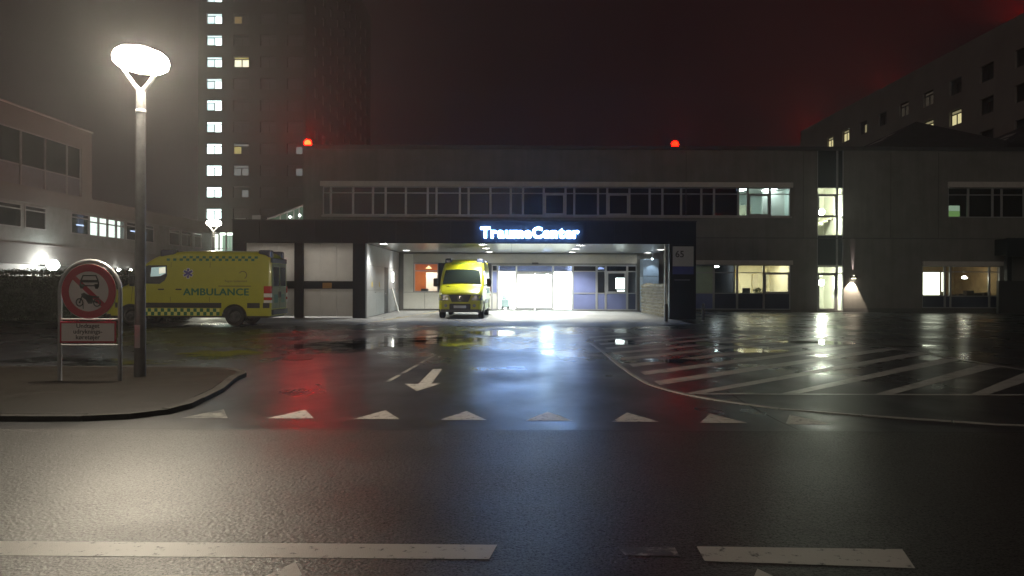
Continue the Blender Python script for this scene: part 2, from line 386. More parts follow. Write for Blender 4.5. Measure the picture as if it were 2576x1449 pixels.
def mark(parent, pts, m, name, z=None):
    if z is None: z = .0062 if parent is road else .0032
    return MB().add([(x, y, z) for x, y in pts], [tuple(range(len(pts)))]).build(name, m, parent)
tri_x = [(-3.42, 8.86), (-2.46, 8.86), (-1.50, 8.83), (-0.535, 8.80), (0.415, 8.77), (1.36, 8.72), (2.31, 8.66), (3.22, 8.60)]
for i, (x, y) in enumerate(tri_x):
    mark(ground, [(x-.26, y), (x+.26, y), (x + random.uniform(-.01, .01), y+.62)], white_paint if i else worn_paint, "give_way_triangle")
mark(ground, [G(*p) for p in ((1090, 929), (1113, 929), (1086, 965.5), (1111, 965), (1049, 984), (1019, 966), (1053, 966.5))], white_paint, "arrow_marking")
la, lb_ = Vector(G(1097, 892)), Vector(G(952, 974))
for a, b in ((0, .34), (.40, .66), (.72, .88)):
    p, q_ = la.lerp(lb_, a), la.lerp(lb_, b); mark(ground, [(p.x-.035, p.y), (p.x+.035, p.y), (q_.x+.035, q_.y), (q_.x-.035, q_.y)], worn_paint, "lane_dash")
# hatched no-parking area: 45 degree stripes between kerb and x = 9
for k in range(-11, 6):
    sx = 2.42 + 1.32*k                       # where the stripe would cross y = 11.05
    a0 = max(0.0, 2.22 - sx); a1 = min(9.05 - sx, 12.6)
    if a1 - a0 < 0.5: continue
    w = 0.17
    p0 = (sx+a0, 11.05+a0); p1 = (sx+a1, 11.05+a1)
    mark(ground, [(p0[0], p0[1]), (p0[0]+w*1.5, p0[1]), (p1[0]+w*.75, p1[1]-w*.75), (p1[0]-w*.75, p1[1]+w*.75)] if a0 == 0 else
         [(p0[0], p0[1]-w*1.4), (p1[0]+w*.7, p1[1]-w*.7), (p1[0]-w*.7, p1[1]+w*.7), (p0[0], p0[1]+w*1.4)], hatch_paint, "hatch_stripe")
mark(ground, [(2.45, 10.92), (9.2, 10.92), (9.2, 11.03), (2.45, 11.03)], hatch_paint, "hatch_border", z=.0045)
mark(ground, [(9.12, 11.05), (9.22, 11.05), (9.22, 23.5), (9.12, 23.5)], hatch_paint, "hatch_border", z=.0045)
# broad line and give-way triangles of the crossing in the foreground
mark(road, [(-9, 4.44), (-0.12, 4.33), (-0.08, 4.57), (-9, 4.68)], edge_paint, "edge_line")
mark(road, [G(1755, 1377), G(2272, 1384), G(2305, 1432), G(1775, 1414)], edge_paint, "edge_line")
mark(road, [G(1555, 1378), G(1700, 1380), G(1712, 1402), G(1575, 1399)], faint_paint, "edge_line")
mark(road, [(2.75, 4.10), (5.4, 4.02), (5.4, 4.22), (2.80, 4.32)], faint_paint, "edge_line")
for x, y in ((-1.16, 3.66), (1.30, 3.58), (-3.6, 3.7)):
    mark(road, [(x-.28, y), (x+.28, y), (x, y+.62)], white_paint, "give_way_triangle")
mark(apron, [(-5.55, 31.2), (-5.40, 31.2), (-3.95, 44.5), (-4.10, 44.5)], yellow_paint, "parking_line", z=.0075)
def puddle_material():
    m, nt, b = nodes_of("puddle_water"); N = nt.nodes; L = nt.links
    b.inputs["Base Color"].default_value = (.006, .007, .008, 1); b.inputs["Roughness"].default_value = 0.06
    at_ = N.new("ShaderNodeVertexColor"); at_.layer_name = "depth"
    geo = N.new("ShaderNodeNewGeometry"); no = N.new("ShaderNodeTexNoise"); no.inputs["Scale"].default_value = 2.2; no.inputs["Detail"].default_value = 7
    L.new(geo.outputs["Position"], no.inputs["Vector"])
    ad = N.new("ShaderNodeMath"); ad.operation = 'ADD'; L.new(at_.outputs["Color"], ad.inputs[0]); L.new(no.outputs["Fac"], ad.inputs[1])
    mr = N.new("ShaderNodeMapRange"); mr.inputs[1].default_value = .62; mr.inputs[2].default_value = 1.05; L.new(ad.outputs[0], mr.inputs[0])
    tr = N.new("ShaderNodeBsdfTransparent"); mx = N.new("ShaderNodeMixShader")
    L.new(mr.outputs[0], mx.inputs[0]); L.new(tr.outputs[0], mx.inputs[1]); L.new(b.outputs[0], mx.inputs[2]); L.new(mx.outputs[0], nt.nodes["Material Output"].inputs[0])
    return m
water = puddle_material()
for vx, vy, rx, ry, ph in ((262, 914, 1.3, .9, 0), (120, 905, 1.1, .8, 1), (960, 862, 2.2, 3.0, 2), (1120, 855, 1.5, 2.8, 3), (820, 868, 1.2, 1.8, 4), (1564, 861, .6, 1.2, 5), (1592, 910, .3, .25, 6), (1690, 908, .75, .7, 7),
                           (1876, 882, 1.0, .8, 8), (2060, 862, 1.2, 1.0, 9), (1790, 866, .9, .7, 10), (2250, 868, 1.1, .7, 11), (1240, 838, 1.1, 1.8, 13), (560, 890, 1.2, 1.3, 14)):
    x, y = G(vx, vy); rnd = random.Random(ph)
    hs = [(rnd.uniform(.05, .2), rnd.uniform(0, 6.28), k) for k in (2, 3, 5, 7)]
    ang = [2*math.pi*t/36 for t in range(36)]
    rim = [(x + rx*math.cos(a)*(1+sum(h*math.sin(k*a+p) for h, p, k in hs)), y + ry*math.sin(a)*(1+sum(h*math.sin(k*a+p) for h, p, k in hs))) for a in ang]
    z = .0062
    vs = [(x, y, z)] + [(x+(px-x)*.5, y+(py-y)*.5, z) for px, py in rim] + [(px, py, z) for px, py in rim]
    fs = [(0, 1+i, 1+(i+1) % 36) for i in range(36)] + [(1+i, 37+i, 37+(i+1) % 36, 1+(i+1) % 36) for i in range(36)]
    pu = MB().add(vs, fs).build("puddle", water, ground)
    ca = pu.data.color_attributes.new("depth", 'FLOAT_COLOR', 'POINT')
    for i, d in enumerate(ca.data):
        v = .62 if i == 0 else (.5 if i < 37 else 0.0); d.color = (v, v, v, 1)
tar = mat("tar_seam", (.006, .006, .006), .5, var=.2)
def seam(parent, pts, w_, z):
    P = [Vector(p) for p in pts]
    for a, b in zip(P, P[1:]):
        d = (b-a).normalized(); n_ = Vector((-d.y, d.x))*w_
        mark(parent, [tuple(a-n_), tuple(b-n_), tuple(b+n_), tuple(a+n_)], tar, "tar_seam", z)
seam(road, [(-4.2, 8.19), (-1.0, 8.175), (1.6, 8.155), (4.4, 8.145), (12, 8.13)], .012, .0052)
seam(ground, [G(1830, 985), G(1880, 1018), G(1960, 1060), G(2010, 1082)], .010, .0040)
# drains and covers
iron = mat("cast_iron", (0.035, 0.034, 0.033), 0.4, metal=0.6)
x, y = G(745, 984)
dr = MB()
for k in range(5): dr.box(x-.18+k*.078, x-.145+k*.078, y-.12, y+.12, .0005, .004)
dr.box(x-.20, x+.19, y-.14, y-.12, .0005, .005); dr.box(x-.20, x+.19, y+.12, y+.14, .0005, .005)
dr.build("drain_grate", iron, ground)
x, y = G(748, 903); MB().lathe([(0, .012), (.29, .012), (.31, .006), (.31, 0)], (x, y, 0), 28).build("manhole_cover", iron, ground)
x, y = G(1420, 822); MB().lathe([(0, .012), (.29, .012), (.31, .006), (.31, 0)], (x, y, 0), 28).build("manhole_cover", iron, ground)

# ================================================================ HOSPITAL MAIN BUILDING
YF = 45.5
S = lambda u, d, z: (u, YF - d, z)            # facade facing the camera; d outwards
H = thing("hospital_building", (8, YF, 0), "long two-storey concrete hospital building with a dark ribbon window, behind the entrance canopy", "building")
X0, X1, ZT = UX(762, YF), 48.0, UZ(376, YF)
band = [811, 831, 887, 937, 969, 1020, 1075, 1097, 1156, 1178, 1233, 1284, 1315, 1367, 1422, 1444, 1504, 1527, 1583, 1634, 1666, 1713, 1764, 1796, 1857, 1881, 1937, 1988]
bx = [UX(v, YF) for v in band]
bz0, bz1, bzt = UZ(542, YF), UZ(470, YF), UZ(486, YF)
sx0, sxm, sx1 = UX(2055, YF), UX(2106, YF), UX(2122, YF)
ux0, uz0, uz1 = UX(2384, YF), UZ(547-3.8, YF), UZ(472-3.8, YF)
lrx0, lrx1, lrz1 = UX(2320, YF), UX(2517, YF), UZ(669-4, YF)
l2x0, l2x1, l2z1 = UX(1745, YF), UX(1989, YF), UZ(666-2, YF)
ex = [UX(v, YF) for v in (1237, 1252, 1299, 1391, 1441, 1501, 1524, 1578, 1602)]
ez1 = UZ(666.5, YF)
ox0, ox1, oz0, oz1 = UX(1041, YF), UX(1102, YF), UZ(735, YF), UZ(663, YF)
openings = [(bx[0], bx[-1], bz0, bz1), (sx0, sx1, 0.05, UZ(376-3, YF)), (ux0, 36.0, uz0, uz1), (lrx0, lrx1, 0.25, lrz1), (l2x0, l2x1, 0.12, l2z1),
            (ex[0], ex[-1], 0.06, ez1), (ox0, ox1, oz0, oz1)]
w = MB(); grid_wall(w, X0, X1, 0.0, ZT, openings, S, 0.0, -0.32)
wall = w.build("wall", concrete, H)
MB().box(X0, X0+.3, YF+.32, YF+30, 0, ZT).build("side_wall", concrete, H)
MB().box(X0-.05, X1, YF-.05, YF+30, ZT, ZT+.22).build("roof_edge", mat("roof_metal", (0.06, 0.06, 0.065), 0.5, var=0.15), H)
MB().box(X0+.3, X1, YF+29.7, YF+30, 0, ZT).build("back_wall", concrete, H)
# shadow joint of the precast panels, plinth and caps
jz = UZ(599-2.5, YF)
MB().box(8.6, X1, YF-.012, YF+.01, jz-.03, jz+.03).build("panel_joint", concrete_dark, H)
for jx in (UX(1725, YF), UX(2020, YF), UX(2240, YF), UX(2360, YF)):
    MB().box(jx-.022, jx+.022, YF-.006, YF+.01, jz+.04, ZT-.1).build("panel_joint", mat("joint_seal", (0.10, 0.098, 0.09), 0.8), H)
MB().box(l2x0, l2x1, YF-.03, YF-.002, 0.0, 0.10).build("plinth", concrete_dark, H)
MB().box(sx1+.05, X1, YF-.03, YF-.002, 0.0, 0.22).build("plinth", concrete_dark, H)
def cap(x0, x1, z0, z1): MB().box(x0, x1, YF-.16, YF-.003, z0, z1).build("window_hood", cap_white, H, bevel=0.01)
cap(bx[0]-.12, bx[-1]+.1, bz1, UZ(457.5, YF)); cap(ux0-.02, 36, uz1, UZ(458-4, YF)); cap(lrx0, lrx1+.1, lrz1, UZ(658-4, YF)); cap(l2x0, l2x1+.08, l2z1, UZ(655-2, YF))
MB().box(bx[0]-.05, bx[-1]+.05, YF-.09, YF-.002, bz0-.10, bz0-.002).build("window_sill", mat("sill_metal", (0.36, 0.35, 0.34), 0.5), H)
# upper ribbon window, bay by bay
for i in range(len(bx)-1):
    lit = i >= 24
    v = (band[i]+band[i+1])/2
    sash = (0,) if (band[i], band[i+1]) in ((1367, 1422), (1527, 1583), (1881, 1937)) else ()
    g_ = win_glass if lit else dark_glass
    bay(H, S, bx[i]+.004, bx[i+1]-.004, bz0, bz1, [bzt], [g_, g_], frame_m, fw=0.055, sash=sash)
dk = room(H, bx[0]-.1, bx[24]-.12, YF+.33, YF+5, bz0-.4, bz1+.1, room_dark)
# dark rooms: pale blinds and furniture shapes behind some panes
blind_m = mat("roller_blind", (0.20, 0.21, 0.24), 0.8)
for i in (8, 10, 12, 13): MB().box(bx[i]+.1, bx[i+1]-.05, YF+.42, YF+.44, bz0, bz1).build("roller_blind", blind_m, H)
# lit upper room
office = mat("office_wall", (0.72, 0.80, 0.76), 0.7, var=0.04)
lr = room(H, bx[24]-.02, bx[27]+.3, YF+.33, YF+4.6, bz0-.85, bz1+.12, office, room_floor, room_white)
cool_panel = glow("cool_ceiling_light", (0.86, 1.0, 0.95), 16)
MB().box(bx[24]+.3, bx[24]+.9, YF+1.0, YF+2.2, bz1+.06, bz1+.10).build("ceiling_light", cool_panel, lr)
MB().box(bx[26]+.2, bx[26]+.8, YF+.9, YF+2.2, bz1+.06, bz1+.10).build("ceiling_light", cool_panel, lr)
MB().box(bx[26]-.9, bx[26]-.02, YF+3.6, YF+4.4, bz0-.6, bz0+1.0).build("cupboard", mat("birch", (0.62, 0.58, 0.42), 0.6), lr)
MB().box(bx[26]+.05, bx[27]+.2, YF+1.6, YF+1.7, bz0-.7, bz1).build("partition", room_white, lr)
# glazed stair strip
stz = [0.05, UZ(784-2.8, YF), UZ(688-2.8, YF), UZ(669-2.8, YF), UZ(592-2.8, YF), UZ(546-2.8, YF), UZ(489-2.8, YF), UZ(472-2.8, YF), UZ(376-2.8, YF)]
teal = mat("dark_teal_panel", (0.03, 0.045, 0.05), 0.3, var=0.1)
for a, b in ((sx0, sxm), (sxm, sx1)):
    bay(H, S, a+.003, b-.003, stz[3]+.004, stz[8], [stz[4], stz[5], stz[6], stz[7]], [teal, win_glass, win_glass, win_glass, teal], frame_m, fw=0.05, sash=(2,) if a == sx0 else ())
bay(H, S, sxm+.003, sx1-.003, 0.05, stz[3]-.002, [stz[2]], [win_glass, win_glass], frame_m, fw=0.05, name="side_light")
dr_ = bay(H, S, sx0+.003, sxm-.003, 0.05, stz[3]-.002, [stz[2]], [win_glass, win_glass], frame_m, fw=0.07, sash=(0,), name="door")
MB().box(sxm-.22, sxm-.18, YF-.02, YF+.02, 0.95, 1.25).build("handle", steel, dr_)
stair_wall = mat("stair_wall", (0.80, 0.80, 0.68), 0.7, var=0.03)
st = room(H, sx0-.9, sx1+.2, YF+.34, YF+3.4, 0.05, stz[4]-.25, stair_wall, room_floor, room_white)
st2 = room(H, sx0-.9, sx1+.2, YF+.34, YF+3.4, stz[4]-.12, stz[8]-.1, stair_wall, room_floor, room_white)
warmp = glow("stairwell_globe", (1.0, 0.98, 0.78), 480)
for zz, rr in ((UZ(529, YF), st2), (UZ(708, YF), st)):
    MB().lathe([(0, -.17), (.10, -.14), (.16, -.05), (.17, 0), (.16, .05), (.10, .14), (0, .17)], (sx0+.44, YF+.50, zz), 16).build("globe_lamp", warmp, rr, smooth=True)
stp = MB()
for k in range(9): stp.box(sx0-.6+k*.28, sx0-.32+k*.28, YF+1.9, YF+3.2, stz[4]-.12+k*.17, stz[4]+.05+k*.17)
stp.build("stair_flight", mat("stair_concrete", (0.55, 0.54, 0.42), 0.7), st2)
# ground-floor window beside the canopy post
lx = [l2x0, UX(1796, YF), UX(1855, YF), UX(1922, YF), l2x1]
lzs, lzt = UZ(738-2, YF), UZ(686-2, YF)
frosted = mat("frosted_green_glass", (0.34, 0.44, 0.33), 0.45, var=0.08)
for i in range(4):
    gp = [blue_dark if i else blue_panel, frosted if i == 0 else win_glass, frosted if i == 0 else win_glass]
    bay(H, S, lx[i]+.003, lx[i+1]-.003, 0.12, l2z1, [lzs, lzt], gp, frame_m, fw=0.055, sash=(1,) if i == 3 else ())
yellow_wall = mat("yellow_wall", (0.80, 0.62, 0.20), 0.7, var=0.05)
kr = room(H, lx[2]-.03, lx[4]+.15, YF+.34, YF+4.2, 0.12, l2z1+.15, mat("cream_wall", (0.82, 0.78, 0.62), 0.7, var=0.04), room_floor, yellow_wall)
warm_panel = glow("warm_ceiling_light", (1.0, 0.93, 0.72), 26)
MB().box(lx[2]+.5, lx[2]+1.0, YF+1.0, YF+2.6, l2z1+.08, l2z1+.13).build("ceiling_light", warm_panel, kr)
MB().box(lx[3]+.4, lx[3]+.9, YF+.9, YF+2.6, l2z1+.08, l2z1+.13).build("ceiling_light", warm_panel, kr)
MB().box(lx[2]+.4, lx[2]+1.1, YF+4.05, YF+4.17, 1.95, 2.5).build("notice_board", mat("yellow_board", (0.75, 0.58, 0.15), 0.7), kr)
MB().box(lx[3]+.55, lx[3]+.85, YF+3.9, YF+4.18, 0.5, 2.2).build("cupboard", mat("pale_wood", (0.58, 0.53, 0.42), 0.6), kr)
d_ = MB(); d_.box(lx[2]+.3, lx[4]-.1, YF+.55, YF+1.2, 0.78, 0.82)
d_.box(lx[2]+.5, lx[2]+.95, YF+.75, YF+.8, 0.95, 1.35); d_.box(lx[2]+.7, lx[2]+.76, YF+.75, YF+.8, 0.82, 0.95)
d_.build("desk_with_screen", black_m, kr)
pl = MB()
for k in range(60):
    a = random.uniform(0, 6.28); r_ = random.uniform(.02, .3); h = random.uniform(.0, .45)
    c = Vector((lx[2]+1.35 + r_*math.cos(a), YF+.6 + .4*r_*math.sin(a), 0.9+h)); e1 = Vector((random.uniform(-1, 1), random.uniform(-.3, .3), random.uniform(-.2, 1))).normalized()*.11; e2 = Vector((random.uniform(-1, 1), random.uniform(-.4, .4), random.uniform(-1, 1))).normalized()*.04
    pl.add([c-e1, c+e2, c+e1, c-e2], [(0, 1, 2, 3)])
pl.build("pot_plant", mat("leaf_green", (0.05, 0.09, 0.04), 0.6), kr)
kr2 = room(H, lx[1]-.03, lx[2]-.12, YF+.34, YF+5.2, 0.12, l2z1+.15, room_dark)
MB().lathe([(0, -.05), (.15, -.04), (.2, 0), (.05, .1), (0, .1)], (lx[1]+.30, YF+.8, UZ(668, YF)), 16).build("pendant_light", glow("pendant_cool", (.95, 1, .98), 30), kr2)
lamp('POINT', "pendant_lamp_light", (lx[1]+.35, YF+.8, UZ(672, YF)), 14, (.9, 1, .97), kr2, 0.1)
# upper and lower windows by the frame edge
uxs = [ux0, UX(2436, YF), UX(2497, YF), UX(2520, YF), UX(2576, YF), UX(2630, YF), 36.0]
uzt = UZ(490-4, YF)
for i in range(6): bay(H, S, uxs[i]+.003, uxs[i+1]-.003, uz0, uz1, [uzt], [dark_glass if i else win_glass]*2, frame_m, fw=0.055)
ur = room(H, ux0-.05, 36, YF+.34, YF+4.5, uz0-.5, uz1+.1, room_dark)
MB().box(UX(2391, YF), UX(2424, YF), YF+.42, YF+.44, uz0+.06, uz0+.40).build("lit_blind", glow("lit_green_blind", (.30, .52, .16), 0.55), ur)
MB().box(UX(2391, YF), UX(2424, YF), YF+.42, YF+.44, uz0+.41, uz0+.72).build("lit_blind", glow("lit_pale_blind", (.42, .55, .38), 0.75), ur)
rxs = [lrx0, UX(2378, YF), UX(2392, YF), UX(2490, YF), lrx1]
rzs, rzt = UZ(745-4, YF), UZ(684-4, YF)
for i in range(4): bay(H, S, rxs[i]+.003, rxs[i+1]-.003, 0.25, lrz1, [rzs, rzt], [blue_dark, win_glass, win_glass], frame_m, fw=0.05)
rr_ = room(H, lrx0-.05, lrx1+.1, YF+.34, YF+5, 0.25, lrz1+.15, mat("brown_room", (0.42, 0.31, 0.16), 0.8, var=0.3, scale=1.6), room_floor, mat("red_brown_ceiling", (0.36, 0.12, 0.07), 0.7))
MB().box(lrx0+.06, UX(2378, YF)-.05, YF+.50, YF+.53, rzs+.05, rzt-.02).build("lit_screen", glow("lit_screen_warm", (1.0, .96, .74), 3.2), rr_)
MB().box(UX(2379, YF)+.04, UX(2391, YF)-.02, YF+.50, YF+.53, rzs+.25, rzt-.02).build("lit_screen", glow("lit_screen_warm", (1.0, .96, .74), 3.2), rr_)
MB().lathe([(0, -.06), (.12, -.05), (.16, 0), (.05, .1), (0, .1)], (UX(2456, YF), YF+1.2, UZ(694, YF)), 16).build("pendant_light", glow("pendant_warm", (1, .96, .85), 30), rr_)
lamp('POINT', "pendant_lamp_light", (UX(2456, YF), YF+1.3, UZ(700, YF)), 26, (1, .84, .55), rr_, 0.1)
fu = MB()
for k in range(9):
    x = lrx0 + .2 + k*.48; fu.box(x, x+random.uniform(.25, .5), YF+.9, YF+1.3, .3, rzs+random.uniform(.05, .35))
fu.build("furniture", mat("dark_furniture", (.06, .045, .035), .6), rr_)
# orange room behind the parked ambulance
orange = mat("orange_wall", (0.80, 0.30, 0.08), 0.7, var=0.05)
bay(H, S, ox0, ox1, oz0, oz1, [UZ(682, YF)], [win_glass, win_glass], frame_m, fw=0.05)
orr = room(H, ox0-.5, ox1+.6, YF+.34, YF+4.0, oz0-.9, oz1+.3, orange, room_floor, orange)
MB().box(ox0+.42, ox1+.5, YF+2.6, YF+2.66, oz0-.9, UZ(684, YF)).build("white_screen_wall", room_white, orr)
MB().lathe([(.02, .16), (.04, .12), (.12, .06), (.20, 0), (.0, -.01)], (ox0+.72, YF+1.2, UZ(675, YF)), 16).build("pendant_light", glow("pendant_amber", (1, .72, .35), 3.0), orr)
lamp('AREA', "orange_room_light", (ox0+.75, YF+1.4, oz1+.2), 120, (1, .93, .80), orr, 1.0)
MB().box(ox0+.35, ox0+.75, YF+.5, YF+.9, oz0-.3, oz0+.18).build("desk_screen", black_m, orr)
# pale wall panels under and beside the orange window (porch back wall)
for i, (a, b) in enumerate([(-6.2, -5.0), (-4.98, -3.6), (-3.58, -2.2), (-2.18, ex[0]-.02)]):
    MB().box(a, b, YF-.03, YF-.004, 0.10, oz0-.03).build("wall_panel", pale_panel, H)
MB().box(-6.2, ox0-.03, YF-.03, YF-.004, oz0-.01, 3.24).build("wall_panel", pale_panel, H)
MB().box(ox0-.01, ex[-1], YF-.03, YF-.004, max(oz1, ez1)+.03, 3.24).build("wall_panel", mat("porch_fascia", (0.42, 0.40, 0.34), 0.6, var=0.08), H)
MB().box(ox1+.02, ex[0]-.02, YF-.03, YF-.004, oz0-.01, max(oz1, ez1)+.01).build("wall_panel", dark_clad, H)
# entrance glazing
ezt, ezm = UZ(682, YF), UZ(737, YF)
mk = lambda a, b, rails, ps, **k: bay(H, S, a+.003, b-.003, 0.06, ez1, rails, ps, frame_m, fw=0.055, **k)
mk(ex[0], ex[1], [ezm, ezt], [pale_panel, blue_panel, dark_glass])
mk(ex[1], ex[2], [ezt], [win_glass, dark_glass], name="side_light")
mk(ex[3], ex[4], [ezt], [win_glass, dark_glass], name="side_light")
mk(ex[4], ex[5], [ezm, ezt], [blue_panel, blue_panel, dark_glass])
mk(ex[5], ex[6], [ezm, ezt], [blue_panel, win_glass, dark_glass])
mk(ex[6], ex[7], [ezm, ezt], [blue_panel, win_glass, dark_glass], sash=(1,))
mk(ex[7], ex[8], [ezm, ezt], [blue_dark, win_glass, dark_glass])
tl = MB(); mbox(tl, S, ex[2]+.003, ex[3]-.003, -.12, -.03, ezt-.05, ez1); 
tw = MB(); a, b = ex[2]+.003, ex[3]-.003
mbox(tw, S, a, b, -.12, -.03, ezt-.10, ezt); mbox(tw, S, a, b, -.12, -.03, ez1-.055, ez1); mbox(tw, S, a, a+.055, -.12, -.03, ezt, ez1-.055); mbox(tw, S, b-.055, b, -.12, -.03, ezt, ez1-.055)
tf = tw.build("door_header", frame_m, H)
pp = MB(); mbox(pp, S, a+.05, b-.05, -.085, -.075, ezt, ez1-.05); pp.build("pane", dark_glass, tf)
xm = UX(1346, YF)
for a, b in ((ex[2]+.003, xm-.02), (xm+.02, ex[3]-.003)):
    dz1 = ezt-.105
    dd = MB(); mbox(dd, S, a, a+.08, -.11, -.05, .06, dz1); mbox(dd, S, b-.08, b, -.11, -.05, .06, dz1); mbox(dd, S, a+.08, b-.08, -.11, -.05, .06, .2); mbox(dd, S, a+.08, b-.08, -.11, -.05, dz1-.08, dz1)
    do = dd.build("sliding_door", frame_m, H); pp = MB(); mbox(pp, S, a+.075, b-.075, -.085, -.075, .19, dz1-.07); pp.build("pane", win_glass, do)
    MB().box(a+.2, b-.2, YF+.03, YF+.045, 1.05, 1.07).build("handle", steel, do)
MB().box(xm-.18, xm+.18, YF-.08, YF-.03, ez1+.04, ez1+.14).build("door_sensor", black_m, H)
lob = room(H, ex[1]+.02, ex[4]+.02, YF+.36, YF+7.5, 0.03, ez1+.25, room_white, mat("lobby_floor", (0.6, 0.6, 0.57), 0.3), room_white, name="lobby")
lamp('AREA', "lobby_light", ((ex[1]+ex[4])/2, YF+2.6, ez1+.15), 6000, (1, .99, .94), lob, 3.6, sy=3.6)
lob_panel = glow("lobby_ceiling_light", (1, .99, .94), 30)
for k in range(3):
    MB().box(ex[2]-.6+k*1.25, ex[2]+.0+k*1.25, YF+1.0, YF+6.5, ez1+.20, ez1+.24).build("ceiling_light", lob_panel, lob)
MB().box(UX(1377, YF+.9)-.06, UX(1377, YF+.9)+.06, YF+.7, YF+1.2, 2.08, 2.14).build("added_streak_lamp", glow("streak_lamp_glow", (.7, .88, 1), 2600), lob)  # unseen lamp, added to throw a bright streak onto the wet ground
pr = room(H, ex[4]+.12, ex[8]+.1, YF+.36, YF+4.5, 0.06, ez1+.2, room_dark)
MB().box(UX(1553, YF), UX(1576, YF), YF+.7, YF+.74, UZ(726, YF), UZ(698, YF)).build("lit_screen", glow("lit_screen_white", (.95, 1, .96), 6), pr)
MB().box(UX(1557, YF), UX(1575, YF), YF+.7, YF+.74, UZ(735, YF), UZ(729, YF)).build("lit_screen", glow("lit_screen_white", (.95, 1, .96), 6), pr)
MB().lathe([(0, -.05), (.20, -.04), (.24, 0), (.05, .08), (0, .08)], (UX(1513, YF), YF+.6, UZ(674, YF)), 16).build("pendant_light", glow("pendant_cool", (.95, 1, .98), 30), pr)

# ================================================================ ENTRANCE CANOPY WITH GARAGE BAYS
YC = 34.9; CZ0, CZ1 = 3.30, UZ(557, YC)
cx0, cx1 = UX(584, YC), UX(1751, YC)
C = thing("entrance_canopy", (-2, YC, 0), "dark flat-roofed ambulance canopy with two garage gates and lit porch", "canopy")
MB().box(cx0+.05, cx1-.05, YC+.12, YF-.2, CZ0+.12, CZ1-.04).build("roof_slab", dark_clad, C)
n = 17; wdt = (cx1-cx0)/n
for k in range(n):
    MB().box(cx0+k*wdt+.005, cx0+(k+1)*wdt-.005, YC, YC+.06, CZ0, CZ1).build("fascia_panel", dark_clad, C)
MB().box(cx0, cx1, YC+.02, YC+.12, CZ0+.01, CZ1-.01).build("fascia_frame", black_m, C)
MB().box(cx0-.02, cx1+.02, YC-.03, YF-.2, CZ1, CZ1+.05).build("roof_edge", black_m, C)
for k in range(8):
    y0 = YC+.14 + k*(YF-.3-YC)/8
    MB().box(cx1-.05, cx1, y0, y0+1.27, CZ0, CZ1).build("fascia_panel", dark_clad, C); MB().box(cx0, cx0+.05, y0, y0+1.27, 0.05, CZ1).build("side_panel", dark_clad, C)
sxs = [-6.45 + (cx1-.06+6.45)*k/9 for k in range(10)]
for i in range(9):
    for j in range(3):
        y0 = YC+.13 + j*3.42
        MB().box(sxs[i]+.008, sxs[i+1]-.008, y0, y0+3.40, CZ0+.02, CZ0+.06).build("soffit_panel", soffit_m, C)
# down-lights
dl = glow("downlight_lens", (1.0, 1.0, 0.93), 60)
def downlight(x, y, p, colr=(1, .99, .92), r_=0.19):
    o = MB().lathe([(r_+.03, .02), (r_+.03, -.02), (r_, -.025), (r_, .0)], (x, y, CZ0+.02), 20).build("downlight", steel, C, smooth=True)
    MB().lathe([(0, -.012), (r_-.002, -.010), (r_-.002, .01)], (x, y, CZ0+.02), 20).build("lens", dl, o)
    lamp('SPOT', "downlight_light", (x, y, CZ0-.03), p, colr, o, 0.10, spot=125, blend=0.6)
for x, y in ((3.12, 36.3), (3.2, 39.9), (3.3, 43.8), (-1.33, 35.9), (-1.3, 39.6), (-1.25, 43.9)): downlight(x, y, 1150)
downlight(-5.75, 35.6, 700); downlight(-5.62, 42.3, 600); downlight(7.55, 40.4, 160); downlight(7.55, 44.3, 120)
# posts and garage front
gz = [0.08, UZ(728, YC), UZ(709, YC), CZ0]
bays = [(UX(617, YC), UX(740, YC)), (UX(762, YC), UX(887, YC))]
posts = [(cx0, bays[0][0]), (bays[0][1], bays[1][0]), (bays[1][1], UX(919, YC))]
for a, b in posts: MB().box(a, b, YC+.005, YC+.34, 0.0, CZ0-.002).build("post", dark_clad, C, bevel=0.01)
gate_m = mat("gate_panel", (0.70, 0.69, 0.67), 0.5, var=0.12, scale=1.3)
nt = gate_m.node_tree; bs = nt.nodes["Principled BSDF"]; bs.inputs["Transmission Weight"].default_value = 0.0
tr_ = nt.nodes.new("ShaderNodeBsdfTranslucent"); tr_.inputs[0].default_value = (.6, .58, .54, 1); ms = nt.nodes.new("ShaderNodeMixShader"); ms.inputs[0].default_value = .4
nt.links.new(bs.outputs[0], ms.inputs[1]); nt.links.new(tr_.outputs[0], ms.inputs[2]); nt.links.new(ms.outputs[0], nt.nodes["Material Output"].inputs[0])
for i, (a, b) in enumerate(bays):
    gt = MB().box(a+.005, b-.005, YC+.12, YC+.22, gz[1], gz[2]).build("gate", dark_clad, C)
    hw = (b-a)/3
    for k in range(3):
        MB().box(a+k*hw+.006, a+(k+1)*hw-.006, YC+.14, YC+.17, gz[2]+.004, CZ0-.004).build("gate_panel", gate_m, gt)
        MB().box(a+k*hw+.006, a+(k+1)*hw-.006, YC+.14, YC+.17, gz[0], gz[1]-.004).build("gate_panel", gate_m, gt)
    if i: MB().box(UX(810, YC), UX(833, YC), YC+.105, YC+.118, UZ(727, YC), UZ(713, YC)).build("warning_plate", mat("orange_plate", (.42, .22, .06), .5), gt)
lamp('AREA', "garage_light", (-9.3, YC+1.1, CZ0-.1), 260, (1, .96, .92), C, 4.4, sy=.3)
